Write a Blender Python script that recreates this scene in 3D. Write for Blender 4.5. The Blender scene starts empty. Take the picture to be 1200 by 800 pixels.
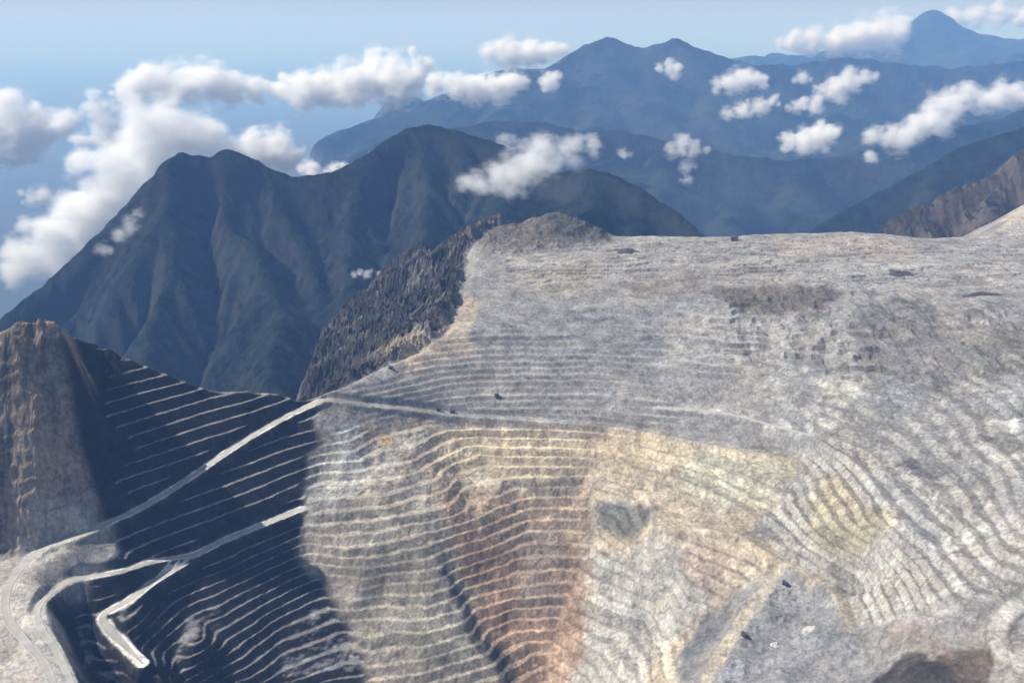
# Open pit mine seen from the air: a benched pit in front, dark forested
# mountains behind it, blue ranges beyond and cumulus drifting between them.
import bpy, math, random
import numpy as np
from mathutils import Vector
from mathutils.geometry import delaunay_2d_cdt

scene = bpy.context.scene
COL = scene.collection
random.seed(7)
RNG = np.random.default_rng(11)

# ------------------------------------------------------------------ camera
Z0 = 5000.0                       # the aircraft flies at about 5000 m
FPX = 1039.0                      # focal length in pixels of the 1200 wide photo
PITCH = math.radians(19.36)       # nose-down angle
cam_d = bpy.data.cameras.new("camera")
cam = bpy.data.objects.new("camera", cam_d)
COL.objects.link(cam)
cam.location = (0, 0, Z0)
cam.rotation_euler = (math.pi / 2 - PITCH, 0, 0)
cam_d.sensor_width = 36.0
cam_d.lens = 36.0 * FPX / 1200.0
cam_d.clip_start = 1.0
cam_d.clip_end = 900000.0
scene.camera = cam

# ------------------------------------------------------------- sky and sun
SUN_EL = math.radians(48)
SUN_AZ = math.radians(-86)        # measured from +Y towards +X: from the left
world = bpy.data.worlds.new("World")
scene.world = world
world.use_nodes = True
wn, wl = world.node_tree.nodes, world.node_tree.links
bg = wn["Background"]
sky = wn.new("ShaderNodeTexSky")
sky.sky_type = 'NISHITA'
sky.sun_disc = False
sky.sun_elevation = SUN_EL
sky.sun_rotation = SUN_AZ
sky.altitude = 2800
sky.air_density = 1.0
sky.dust_density = 0.25
sky.ozone_density = 3.5
# thin high cirrus in the sky itself
tc = wn.new("ShaderNodeTexCoord")
sx = wn.new("ShaderNodeSeparateXYZ"); wl.new(tc.outputs['Generated'], sx.inputs[0])
za = wn.new("ShaderNodeMath"); za.operation = 'ADD'; za.inputs[1].default_value = 0.035; wl.new(sx.outputs['Z'], za.inputs[0])
zm = wn.new("ShaderNodeMath"); zm.operation = 'MAXIMUM'; zm.inputs[1].default_value = 0.02; wl.new(za.outputs[0], zm.inputs[0])
dv = []
for ax in 'XY':
    d_ = wn.new("ShaderNodeMath"); d_.operation = 'DIVIDE'
    wl.new(sx.outputs[ax], d_.inputs[0]); wl.new(zm.outputs[0], d_.inputs[1]); dv.append(d_)
cx_ = wn.new("ShaderNodeCombineXYZ"); wl.new(dv[0].outputs[0], cx_.inputs[0]); wl.new(dv[1].outputs[0], cx_.inputs[1])
mp = wn.new("ShaderNodeMapping"); mp.inputs['Scale'].default_value = (.10, .95, 1); mp.inputs['Location'].default_value = (3.1, 1.7, 0)
wl.new(cx_.outputs[0], mp.inputs['Vector'])
ns = wn.new("ShaderNodeTexNoise"); ns.inputs['Scale'].default_value = 1.0; ns.inputs['Detail'].default_value = 8
ns.inputs['Roughness'].default_value = 0.6
rp = wn.new("ShaderNodeValToRGB")
rp.color_ramp.elements[0].position = 0.42; rp.color_ramp.elements[0].color = (0, 0, 0, 1)
rp.color_ramp.elements[1].position = 0.62; rp.color_ramp.elements[1].color = (0.75, 0.75, 0.75, 1)
mx = wn.new("ShaderNodeMixRGB"); mx.inputs[2].default_value = (6.0, 6.4, 6.9, 1)
wl.new(mp.outputs['Vector'], ns.inputs['Vector'])
wl.new(ns.outputs['Fac'], rp.inputs['Fac']); wl.new(rp.outputs['Color'], mx.inputs[0])
wl.new(sky.outputs['Color'], mx.inputs[1]); wl.new(mx.outputs[0], bg.inputs['Color'])
bg.inputs['Strength'].default_value = 0.065

sun_d = bpy.data.lights.new("sun", 'SUN')
sun_d.energy = 4.8
sun_d.angle = math.radians(0.53)
sun_d.color = (1.0, 0.965, 0.91)
sun = bpy.data.objects.new("sun", sun_d)
COL.objects.link(sun)
sdir = Vector((math.sin(SUN_AZ) * math.cos(SUN_EL), math.cos(SUN_AZ) * math.cos(SUN_EL), math.sin(SUN_EL)))
sun.rotation_euler = sdir.to_track_quat('Z', 'Y').to_euler()
sun.location = (-3000, 0, 9000)

vs = scene.view_settings
vs.view_transform = 'Standard'
vs.look = 'None'
vs.exposure = 0.47
vs.gamma = 1.0
vs.use_curve_mapping = False
cy = scene.cycles
cy.max_bounces = 16
cy.diffuse_bounces = 3
cy.volume_bounces = 10
cy.transparent_max_bounces = 8
cy.use_denoising = True
cy.denoiser = 'OPENIMAGEDENOISE'
cy.volume_step_rate = 1.0

HAZE_DENSITY = 4.2e-5
HAZE_COLOR = (0.24, 0.48, 1.0)       # short wavelengths scatter most


# ----------------------------------------------------------------- helpers
def ray(px, py):
    dx, dy = px - 600.0, 400.0 - py
    c, s = math.cos(PITCH), math.sin(PITCH)
    return np.array([dx, FPX * c + dy * s, -FPX * s + dy * c])


def at_z(px, py, z):
    """point on the pixel's sight line at height z (relative to the camera)"""
    r = ray(px, py)
    return r * (z / r[2])


def at_y(px, py, y):
    r = ray(px, py)
    return r * (y / r[1])


_perm = np.random.default_rng(3).permutation(512).astype(np.int64)
_perm = np.concatenate([_perm, _perm])
_ang = np.random.default_rng(4).uniform(0, 2 * np.pi, 512)
_gx, _gy = np.cos(_ang), np.sin(_ang)


def perlin(x, y, seed=0):
    xi, yi = np.floor(x).astype(np.int64), np.floor(y).astype(np.int64)
    xf, yf = x - xi, y - yi
    u = xf * xf * xf * (xf * (xf * 6 - 15) + 10)
    v = yf * yf * yf * (yf * (yf * 6 - 15) + 10)

    def g(ix, iy, fx, fy):
        h = _perm[(_perm[(ix + seed * 57) & 511] + iy) & 511]
        return _gx[h] * fx + _gy[h] * fy
    a, b = g(xi, yi, xf, yf), g(xi + 1, yi, xf - 1, yf)
    c, d = g(xi, yi + 1, xf, yf - 1), g(xi + 1, yi + 1, xf - 1, yf - 1)
    return ((a + (b - a) * u) + ((c + (d - c) * u) - (a + (b - a) * u)) * v) * 1.5


def fbm(x, y, wave, octaves=4, seed=0, gain=0.5):
    out, amp, f = 0.0, 1.0, 1.0 / wave
    for o in range(octaves):
        out = out + amp * perlin(x * f + 17.3 * o, y * f - 9.1 * o, seed + o)
        amp *= gain; f *= 2.03
    return out


def ridged(x, y, wave, octaves=4, seed=0, gain=0.55):
    out, amp, f = 0.0, 1.0, 1.0 / wave
    for o in range(octaves):
        out = out + amp * (1 - 2 * np.abs(perlin(x * f + 5.7 * o, y * f + 3.1 * o, seed + o)))
        amp *= gain; f *= 2.07
    return out


def smooth(a, e0, e1):
    t = np.clip((a - e0) / (e1 - e0), 0, 1)
    return t * t * (3 - 2 * t)


def blur(a, r, n=2):
    k = 2 * r + 1
    for _ in range(n):
        for ax in (0, 1):
            p = np.pad(a, [(r + 1, r) if i == ax else (0, 0) for i in (0, 1)], mode='edge')
            c = np.cumsum(p, axis=ax)
            a = (np.take(c, range(k, c.shape[ax]), axis=ax) - np.take(c, range(0, c.shape[ax] - k), axis=ax)) / k
    return a


def mesh_from_arrays(name, V, F, mats, tint=None, shade=True):
    """V (n,3), F (m,4) quads -> mesh"""
    me = bpy.data.meshes.new(name)
    n, m, k = len(V), len(F), F.shape[1]
    me.vertices.add(n); me.vertices.foreach_set('co', np.ascontiguousarray(V, dtype=np.float32).ravel())
    me.loops.add(m * k); me.loops.foreach_set('vertex_index', np.ascontiguousarray(F, dtype=np.int32).ravel())
    me.polygons.add(m)
    me.polygons.foreach_set('loop_start', np.arange(0, m * k, k, dtype=np.int32))
    me.polygons.foreach_set('loop_total', np.full(m, k, dtype=np.int32))
    me.update(calc_edges=True)
    me.polygons.foreach_set('use_smooth', np.full(m, shade, dtype=bool))
    if tint is not None:
        at = me.attributes.new('tint', 'FLOAT_COLOR', 'POINT')
        rgba = np.ones((n, 4), dtype=np.float32); rgba[:, :3] = tint
        at.data.foreach_set('color', rgba.ravel())
    for mt in mats:
        me.materials.append(mt)
    return me


def link(name, me, parent=None, **props):
    o = bpy.data.objects.new(name, me)
    COL.objects.link(o)
    if parent is not None:
        o.parent = parent
    for k, v in props.items():
        o[k] = v
    return o


# --------------------------------------------------------------- materials
def new_mat(name):
    m = bpy.data.materials.new(name)
    m.use_nodes = True
    nt = m.node_tree
    return m, nt.nodes, nt.links, nt.nodes['Principled BSDF']


def N(nodes, kind, **inp):
    n = nodes.new(kind)
    for k, v in inp.items():
        n.inputs[k].default_value = v
    return n


def pit_material():
    m, n, l, b = new_mat("pit_rock")
    b.inputs['Roughness'].default_value = 0.95
    b.inputs['Specular IOR Level'].default_value = 0.1
    geo = n.new("ShaderNodeNewGeometry")
    att = n.new("ShaderNodeAttribute"); att.attribute_name = 'tint'
    # patchy rock types at three sizes
    col = att.outputs['Color']
    for sc, lo, hi, det, st in ((1 / 260., 0.88, 1.12, 5, (1, 1, 1)), (1 / 34., 0.82, 1.18, 9, (.6, 1, 1.6)), (1 / 8., 0.77, 1.23, 6, (1, 1, .45))):
        mpn = n.new("ShaderNodeMapping"); mpn.inputs['Scale'].default_value = st
        l.new(geo.outputs['Position'], mpn.inputs['Vector'])
        nz = N(n, "ShaderNodeTexNoise", Scale=sc, Detail=det, Roughness=0.62)
        l.new(mpn.outputs[0], nz.inputs['Vector'])
        mr = n.new("ShaderNodeMapRange")
        mr.inputs[1].default_value = 0.34; mr.inputs[2].default_value = 0.66
        mr.inputs[3].default_value = lo; mr.inputs[4].default_value = hi
        l.new(nz.outputs['Fac'], mr.inputs[0])
        mu = n.new("ShaderNodeVectorMath"); mu.operation = 'SCALE'
        l.new(col, mu.inputs[0]); l.new(mr.outputs[0], mu.inputs['Scale'])
        col = mu.outputs[0]
    # spills and washed streaks with sharp outlines, running down the faces
    for sc, e0, e1, lo, hi, st in ((1 / 42., .485, .54, .89, 1.07, (1, 1, .22)), (1 / 16., .50, .56, 1.06, .91, (1, 1, .35))):
        mpn = n.new("ShaderNodeMapping"); mpn.inputs['Scale'].default_value = st; mpn.inputs['Location'].default_value = (sc * 9e3, 40, 7)
        l.new(geo.outputs['Position'], mpn.inputs['Vector'])
        nz = N(n, "ShaderNodeTexNoise", Scale=sc, Detail=9, Roughness=0.68)
        l.new(mpn.outputs[0], nz.inputs['Vector'])
        mr = n.new("ShaderNodeMapRange"); mr.inputs[1].default_value = e0; mr.inputs[2].default_value = e1
        mr.inputs[3].default_value = lo; mr.inputs[4].default_value = hi
        l.new(nz.outputs['Fac'], mr.inputs[0])
        mu = n.new("ShaderNodeVectorMath"); mu.operation = 'SCALE'
        l.new(col, mu.inputs[0]); l.new(mr.outputs[0], mu.inputs['Scale']); col = mu.outputs[0]
    # blocks of broken rock, each its own tone
    vb_ = n.new("ShaderNodeTexVoronoi"); vb_.inputs['Scale'].default_value = 1 / 5.5
    l.new(geo.outputs['Position'], vb_.inputs['Vector'])
    sp_ = n.new("ShaderNodeSeparateColor"); l.new(vb_.outputs['Color'], sp_.inputs[0])
    mr = n.new("ShaderNodeMapRange"); mr.inputs[3].default_value = .86; mr.inputs[4].default_value = 1.16
    l.new(sp_.outputs[0], mr.inputs[0])
    mu = n.new("ShaderNodeVectorMath"); mu.operation = 'SCALE'
    l.new(col, mu.inputs[0]); l.new(mr.outputs[0], mu.inputs['Scale']); col = mu.outputs[0]
    # faults and seams: thin darker lines
    vo = n.new("ShaderNodeTexVoronoi"); vo.feature = 'DISTANCE_TO_EDGE'; vo.inputs['Scale'].default_value = 1 / 75.
    wn_ = N(n, "ShaderNodeTexNoise", Scale=1 / 50., Detail=5, Roughness=0.6)
    l.new(geo.outputs['Position'], wn_.inputs['Vector'])
    wv = n.new("ShaderNodeVectorMath"); wv.operation = 'MULTIPLY_ADD'; wv.inputs[1].default_value = (70, 70, 70)
    l.new(wn_.outputs['Color'], wv.inputs[0]); l.new(geo.outputs['Position'], wv.inputs[2]); l.new(wv.outputs[0], vo.inputs['Vector'])
    mr = n.new("ShaderNodeMapRange"); mr.inputs[1].default_value = 0.0; mr.inputs[2].default_value = 0.05
    mr.inputs[3].default_value = 0.74; mr.inputs[4].default_value = 1.02
    l.new(vo.outputs['Distance'], mr.inputs[0])
    mu = n.new("ShaderNodeVectorMath"); mu.operation = 'SCALE'
    l.new(col, mu.inputs[0]); l.new(mr.outputs[0], mu.inputs['Scale']); col = mu.outputs[0]
    # hue drift between warm and cool rock
    nz = N(n, "ShaderNodeTexNoise", Scale=1 / 110., Detail=4, Roughness=0.6)
    l.new(geo.outputs['Position'], nz.inputs['Vector'])
    hr = n.new("ShaderNodeValToRGB")
    hr.color_ramp.elements[0].position = 0.36; hr.color_ramp.elements[0].color = (1.035, 1.0, 0.955, 1)
    hr.color_ramp.elements[1].position = 0.64; hr.color_ramp.elements[1].color = (0.975, 0.995, 1.02, 1)
    l.new(nz.outputs['Fac'], hr.inputs['Fac'])
    mu = n.new("ShaderNodeVectorMath"); mu.operation = 'MULTIPLY'
    l.new(col, mu.inputs[0]); l.new(hr.outputs[0], mu.inputs[1]); col = mu.outputs[0]
    # pale broken rock lies on the level benches
    sep = n.new("ShaderNodeSeparateXYZ"); l.new(geo.outputs['Normal'], sep.inputs[0])
    mr = n.new("ShaderNodeMapRange"); mr.interpolation_type = 'SMOOTHSTEP'
    mr.inputs[1].default_value = 0.80; mr.inputs[2].default_value = 0.98
    mr.inputs[3].default_value = 0.96; mr.inputs[4].default_value = 1.08
    l.new(sep.outputs['Z'], mr.inputs[0])
    mu = n.new("ShaderNodeVectorMath"); mu.operation = 'SCALE'
    l.new(col, mu.inputs[0]); l.new(mr.outputs[0], mu.inputs['Scale'])
    l.new(mu.outputs[0], b.inputs['Base Color'])
    nb = N(n, "ShaderNodeTexNoise", Scale=1 / 7., Detail=6, Roughness=0.7)
    l.new(geo.outputs['Position'], nb.inputs['Vector'])
    bp = n.new("ShaderNodeBump"); bp.inputs['Strength'].default_value = 0.8; bp.inputs['Distance'].default_value = 3.0
    l.new(nb.outputs['Fac'], bp.inputs['Height']); l.new(bp.outputs[0], b.inputs['Normal'])
    return m


def forest_material(name, forest, forest2, rock, rock_lo, rock_hi, scale):
    """forest on gentle ground, bare rock where it is steep"""
    m, n, l, b = new_mat(name)
    b.inputs['Roughness'].default_value = 0.95
    b.inputs['Specular IOR Level'].default_value = 0.05
    geo = n.new("ShaderNodeNewGeometry")
    nz = N(n, "ShaderNodeTexNoise", Scale=scale, Detail=9, Roughness=0.68)
    l.new(geo.outputs['Position'], nz.inputs['Vector'])
    cr = n.new("ShaderNodeValToRGB")
    cr.color_ramp.elements[0].position = 0.40; cr.color_ramp.elements[0].color = (*forest, 1)
    cr.color_ramp.elements[1].position = 0.62; cr.color_ramp.elements[1].color = (*forest2, 1)
    l.new(nz.outputs['Fac'], cr.inputs[0])
    mp2 = n.new("ShaderNodeMapping"); mp2.inputs['Scale'].default_value = (1, 1, .25)
    l.new(geo.outputs['Position'], mp2.inputs['Vector'])
    n2 = N(n, "ShaderNodeTexNoise", Scale=scale * 3, Detail=7, Roughness=0.7)
    l.new(mp2.outputs[0], n2.inputs['Vector'])
    sep = n.new("ShaderNodeSeparateXYZ"); l.new(geo.outputs['Normal'], sep.inputs[0])
    ad = n.new("ShaderNodeMath"); ad.operation = 'MULTIPLY_ADD'; ad.inputs[1].default_value = -0.55
    l.new(n2.outputs['Fac'], ad.inputs[0]); l.new(sep.outputs['Z'], ad.inputs[2])
    mr = n.new("ShaderNodeMapRange"); mr.inputs[1].default_value = rock_lo; mr.inputs[2].default_value = rock_hi
    mr.inputs[3].default_value = 1.0; mr.inputs[4].default_value = 0.0
    l.new(ad.outputs[0], mr.inputs[0])
    mxx = n.new("ShaderNodeMixRGB"); mxx.inputs[2].default_value = (*rock, 1)
    l.new(mr.outputs[0], mxx.inputs[0]); l.new(cr.outputs[0], mxx.inputs[1])
    l.new(mxx.outputs[0], b.inputs['Base Color'])
    nb = N(n, "ShaderNodeTexNoise", Scale=scale * 8, Detail=6, Roughness=0.75)
    l.new(geo.outputs['Position'], nb.inputs['Vector'])
    bp = n.new("ShaderNodeBump"); bp.inputs['Strength'].default_value = 0.9; bp.inputs['Distance'].default_value = 0.12 / scale
    l.new(nb.outputs['Fac'], bp.inputs['Height']); l.new(bp.outputs[0], b.inputs['Normal'])
    return m


def plain_material(name, c1, c2, scale, rough=0.9, bump=0.0):
    m, n, l, b = new_mat(name)
    b.inputs['Roughness'].default_value = rough
    geo = n.new("ShaderNodeNewGeometry")
    nz = N(n, "ShaderNodeTexNoise", Scale=scale, Detail=7, Roughness=0.65)
    l.new(geo.outputs['Position'], nz.inputs['Vector'])
    cr = n.new("ShaderNodeValToRGB")
    cr.color_ramp.elements[0].position = 0.34; cr.color_ramp.elements[0].color = (*c1, 1)
    cr.color_ramp.elements[1].position = 0.68; cr.color_ramp.elements[1].color = (*c2, 1)
    l.new(nz.outputs['Fac'], cr.inputs[0]); l.new(cr.outputs[0], b.inputs['Base Color'])
    if bump:
        bp = n.new("ShaderNodeBump"); bp.inputs['Strength'].default_value = 0.7; bp.inputs['Distance'].default_value = bump
        l.new(nz.outputs['Fac'], bp.inputs['Height']); l.new(bp.outputs[0], b.inputs['Normal'])
    return m


M_PIT = pit_material()
M_MOUNT = forest_material("mountain_forest", (0.006, 0.010, 0.010), (0.023, 0.032, 0.027), (0.044, 0.045, 0.044), 0.20, 0.46, 1 / 120.)
M_CRAG = forest_material("crag_scrub", (0.022, 0.024, 0.017), (0.055, 0.047, 0.036), (0.12, 0.10, 0.085), 0.34, 0.62, 1 / 120.)
M_FAR = forest_material("far_forest", (0.006, 0.010, 0.010), (0.050, 0.058, 0.045), (0.10, 0.10, 0.095), 0.10, 0.30, 1 / 700.)
M_LOW = plain_material("lowland_forest", (0.015, 0.022, 0.02), (0.04, 0.05, 0.042), 1 / 5000.)
M_ROAD = plain_material("haul_road_gravel", (0.30, 0.29, 0.27), (0.44, 0.425, 0.395), 1 / 22., bump=1.2)
M_RAMP = plain_material("ramp_gravel", (0.19, 0.188, 0.186), (0.28, 0.276, 0.27), 1 / 14., bump=0.5)
M_ROAD2 = plain_material("ochre_road_gravel", (0.30, 0.265, 0.215), (0.43, 0.38, 0.305), 1 / 14., bump=0.5)
M_DARKPILE = plain_material("dark_pile", (0.035, 0.035, 0.038), (0.085, 0.08, 0.078), 1 / 6., bump=0.8)
M_PALEPILE = plain_material("pale_rubble", (0.34, 0.335, 0.32), (0.50, 0.49, 0.46), 1 / 6., bump=0.8)

# =====================================================================
# THE PIT: control points measured in the photo (pixel + height), joined
# into one surface, cut into benches, roads levelled into it.
# =====================================================================


def wall_plane(px, py):
    """the shaded wall is close to one inclined plane striking 45 degrees"""
    r = ray(px, py)
    c = 0.7071 * (r[0] - r[1])
    t = 2555.0 / (-0.9 * c - r[2])
    return r * t


ctrl, cons = [], []


def add(*pts):
    """control points; consecutive ones become a break line"""
    prev = None
    for p in pts:
        i = len(ctrl); ctrl.append(tuple(float(v) for v in p))
        if prev is not None and len(pts) > 1:
            cons.append((prev, i))
        prev = i


def Zl(*l):
    return [at_z(*p) for p in l]


def W(*l):
    return [wall_plane(*p) for p in l]


# shaded wall on the left
add(*W((110, 400), (150, 415), (200, 437), (240, 452), (262, 462)))          # crest
add(*W((112, 450)), at_z(280, 455, -832), at_z(325, 457, -856), wall_plane(350, 467), wall_plane(378, 470))
for p in W((115, 500), (118, 560), (160, 520), (200, 500), (240, 520), (280, 490), (330, 500), (300, 530),
           (135, 629), (180, 600), (230, 560), (260, 610), (300, 566), (340, 540), (345, 600), (375, 560),
           (160, 660), (230, 650), (290, 640), (255, 692), (300, 700), (340, 660), (380, 700), (330, 740), (230, 720), (200, 690)):
    add(p)
for p in Zl((270, 760, -1200), (330, 800, -1270), (400, 790, -1283), (260, 800, -1235), (300, 900, -1390), (200, 900, -1330)):
    add(p)
# rock buttress at the far left
add(*[ray(*p[:2]) * p[2] for p in ((-90, 400, 1.75), (-40, 405, 1.74), (0, 393, 1.745), (28, 384, 1.76), (40, 377, 1.775), (68, 378, 1.785), (78, 394, 1.79))])
add(*[ray(*p[:2]) * p[2] for p in ((78, 394, 1.79), (95, 450, 1.79), (104, 530, 1.788), (112, 600, 1.786))][1:])
add(*[ray(*p[:2]) * p[2] for p in ((-90, 640, 1.70), (0, 632, 1.715), (45, 622, 1.735), (90, 616, 1.76))])
add(*[ray(*p[:2]) * p[2] for p in ((0, 520, 1.725), (40, 500, 1.74), (70, 520, 1.765))])
# levelled ground at the lower left
add(*Zl((-120, 660, -985), (0, 648, -995), (60, 640, -997), (120, 618, -984)))
add(*Zl((-100, 760, -1040), (0, 690, -1012), (20, 705, -1018), (50, 700, -1020), (62, 722, -1024), (72, 755, -1030), (90, 800, -1038), (110, 850, -1048)))
add(*Zl((40, 665, -1003), (65, 655, -1001), (100, 665, -1022), (140, 655, -1018)))
add(*Zl((50, 700, -1020), (100, 684, -1040), (160, 672, -1050))[1:])
for p in Zl((-100, 860, -1060), (0, 800, -1042), (30, 760, -1031), (0, 900, -1075), (14, 765, -1036)):
    add(p)
for p in Zl((85, 740, -1112), (100, 790, -1150), (140, 800, -1160), (150, 850, -1200), (95, 705, -1075)):
    add(p)
# spur that carries the switchback
add(*Zl((115, 725, -1098), (140, 752, -1108), (167, 778, -1121), (188, 800, -1140)))
for p in Zl((205, 770, -1178), (230, 745, -1150), (215, 800, -1205)):
    add(p)
# ground between the shaded wall and the ochre cone
for p in Zl((440, 510, -985), (400, 500, -950), (410, 470, -915), (450, 600, -1075), (520, 600, -1092), (520, 560, -1056), (430, 560, -1035), (480, 540, -1022),
            (500, 660, -1158), (430, 660, -1140), (500, 705, -1207), (440, 705, -1207), (430, 780, -1275), (400, 740, -1245), (490, 780, -1285), (560, 790, -1318), (460, 850, -1350)):
    add(p)
add(*Zl((505, 645, -1142), (530, 690, -1200), (556, 735, -1255), (580, 775, -1306)))
add(*Zl((514, 641, -1146), (541, 690, -1212), (567, 735, -1270), (590, 775, -1318)))
# the ochre cone
add(*Zl((505, 492, -985), (570, 492, -990), (640, 496, -995), (700, 500, -997), (750, 507, -998), (850, 527, -996), (940, 537, -988)))
for p in Zl((600, 560, -1088), (680, 560, -1090), (760, 570, -1080), (850, 590, -1062), (560, 610, -1122), (620, 620, -1165), (700, 630, -1170),
            (540, 560, -1075), (560, 530, -1050), (650, 530, -1048), (760, 535, -1035), (850, 555, -1028),
            (600, 690, -1232), (670, 690, -1238), (740, 670, -1190), (640, 780, -1345), (700, 770, -1300), (760, 720, -1235), (600, 740, -1296), (640, 900, -1440), (560, 900, -1420)):
    add(p)
add(*Zl((765, 612, -1092), (800, 612, -1075), (868, 622, -1066), (900, 645, -1075)))
add(*Zl((820, 640, -1105), (880, 665, -1108), (850, 690, -1142), (800, 715, -1180)))
add(*Zl((842, 715, -1170), (815, 745, -1205), (790, 795, -1235)))
add(*Zl((905, 672, -1100), (880, 715, -1118), (845, 765, -1142), (825, 805, -1160)))
for p in Zl((860, 745, -1160), (820, 785, -1195), (740, 800, -1285), (760, 760, -1255), (720, 900, -1400), (820, 900, -1230)):
    add(p)
# grey platform below right, right hand wall
for p in Zl((930, 740, -1120), (870, 795, -1150), (950, 690, -1098), (990, 700, -1085), (1010, 790, -1100), (960, 800, -1120), (1000, 900, -1140), (900, 900, -1180)):
    add(p)
add(*Zl((900, 600, -1050), (950, 648, -1052), (1004, 696, -1052), (1020, 740, -1055)))
add(*Zl((1036, 604, -945), (1090, 655, -946), (1132, 706, -948)))
for p in Zl((940, 570, -1010), (980, 560, -965), (985, 620, -995), (1050, 680, -1000), (1000, 540, -935), (1030, 560, -930), (1080, 720, -990), (1000, 760, -1080), (1060, 760, -1030),
            (1130, 600, -905), (1190, 640, -888), (1200, 600, -862), (1200, 700, -930), (1180, 740, -963), (1130, 740, -985), (1060, 790, -1040), (1120, 790, -1010), (1180, 790, -985),
            (1260, 640, -870), (1280, 740, -940), (1280, 850, -980), (1100, 880, -1060)):
    add(p)
for p in Zl((1200, 520, -835), (1100, 520, -885), (1100, 450, -845), (1200, 450, -800), (1050, 500, -895), (950, 500, -925), (980, 455, -870), (1290, 520, -810), (1290, 430, -790)):
    add(p)
# grey slope above the cone
for p in Zl((450, 440, -880), (520, 460, -935), (600, 470, -958), (700, 475, -965), (800, 490, -972), (880, 505, -970),
            (560, 430, -895), (650, 430, -896), (760, 440, -905), (850, 450, -900), (570, 380, -820), (650, 390, -835), (700, 400, -850), (800, 400, -845), (900, 400, -835), (1000, 400, -815),
            (600, 350, -785), (700, 350, -790), (840, 345, -772), (930, 345, -770), (990, 345, -766), (1100, 350, -762), (1200, 350, -752), (1060, 360, -775), (1060, 430, -835), (1120, 400, -800), (1200, 400, -780), (1290, 350, -745)):
    add(p)
# crest along the left edge of the plateau and the plateau
add(*Zl((405, 452, -888), (450, 428, -868), (500, 408, -850), (530, 390, -828), (547, 355, -792), (552, 320, -752), (556, 290, -720), (580, 268, -692), (602, 262, -686)))
for p in Zl((640, 315, -745), (720, 310, -742), (840, 325, -752), (990, 325, -750), (1100, 320, -740), (1200, 315, -735), (900, 300, -733), (1000, 300, -730), (1300, 315, -725)):
    add(p)
add(*Zl((700, 288, -727), (720, 275, -716), (780, 274, -715), (840, 276, -717), (900, 272, -713), (1000, 270, -711), (1075, 276, -718), (1110, 282, -724), (1150, 276, -716), (1180, 262, -690), (1200, 245, -650), (1230, 225, -600), (1300, 215, -570)))
for p in Zl((640, 258, -668), (655, 250, -656), (675, 258, -668), (690, 275, -705), (640, 280, -712), (670, 285, -722)):
    add(p)
# escarpment left of the plateau, valley behind the crest
for p in Zl((520, 300, -800), (480, 340, -905), (500, 370, -940), (470, 308, -870), (440, 335, -940), (420, 380, -1010), (450, 395, -985), (370, 430, -1100), (400, 415, -1060), (380, 395, -1080)):
    add(p)
for p in ((-760, 2560, -1450), (-600, 2380, -1150), (-950, 2230, -1300), (-1150, 2200, -1400), (-1050, 2600, -1950), (-1300, 2000, -1200), (-1500, 2500, -1900),
          (-1300, 1750, -800), (-1500, 1500, -900), (-700, 3500, -1700), (-300, 3700, -1250), (-950, 3050, -1900), (100, 3720, -1050), (500, 3650, -1000), (1000, 3700, -1000), (1600, 3700, -1000), (2300, 3700, -900),
          (2300, 3100, -700), (2300, 2500, -720), (2000, 2000, -760), (1500, 1500, -830), (1300, 1100, -950), (700, 950, -1150), (0, 950, -1500), (-600, 950, -1200), (-1100, 950, -1080), (-1500, 1200, -1000)):
    add(p)

DX = 2.5
GX = np.arange(-1300.0, 2060.0, DX)
ys, y = [], 1060.0
while y < 3680:
    ys.append(y)
    y += 2.4 if y < 2250 else min(6.0, 2.4 + (y - 2250) * 0.005)
GY = np.array(ys)
XX, YY = np.meshgrid(GX, GY)


def triangulated_surface():
    P = np.array(ctrl)
    vs_, es, fs, ov, _, _ = delaunay_2d_cdt([Vector((p[0] / 1000, p[1] / 1000)) for p in P], cons, [], 0, 1e-5)
    zs = np.array([np.mean([P[i, 2] for i in o]) if len(o) else np.nan for o in ov])
    Q = np.array([(v[0] * 1000, v[1] * 1000) for v in vs_])
    for i in np.where(np.isnan(zs))[0]:                 # crossings of break lines
        d = np.hypot(*(P[:, :2] - Q[i]).T); w = 1 / (d + 1) ** 3
        zs[i] = (w * P[:, 2]).sum() / w.sum()
    Z = np.full(XX.shape, np.nan)
    for f in fs:
        a, b, c = (Q[i] for i in f[:3]); za, zb, zc = (zs[i] for i in f[:3])
        den = (b[1] - c[1]) * (a[0] - c[0]) + (c[0] - b[0]) * (a[1] - c[1])
        if abs(den) < 1e-6:
            continue
        x0, x1 = np.searchsorted(GX, (min(a[0], b[0], c[0]) - .01, max(a[0], b[0], c[0]) + .01))
        y0, y1 = np.searchsorted(GY, (min(a[1], b[1], c[1]) - .01, max(a[1], b[1], c[1]) + .01))
        if x1 <= x0 or y1 <= y0:
            continue
        X, Y = XX[y0:y1, x0:x1], YY[y0:y1, x0:x1]
        l1 = ((b[1] - c[1]) * (X - c[0]) + (c[0] - b[0]) * (Y - c[1])) / den
        l2 = ((c[1] - a[1]) * (X - c[0]) + (a[0] - c[0]) * (Y - c[1])) / den
        l3 = 1 - l1 - l2
        ins = (l1 >= -1e-6) & (l2 >= -1e-6) & (l3 >= -1e-6)
        zz = l1 * za + l2 * zb + l3 * zc
        Z[y0:y1, x0:x1] = np.where(ins, zz, Z[y0:y1, x0:x1])
    return np.where(np.isnan(Z), np.where(YY > 2400, -2600.0, -1150.0), Z)


H_RAW = triangulated_surface()
H0 = blur(H_RAW, 4, 2)


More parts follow.
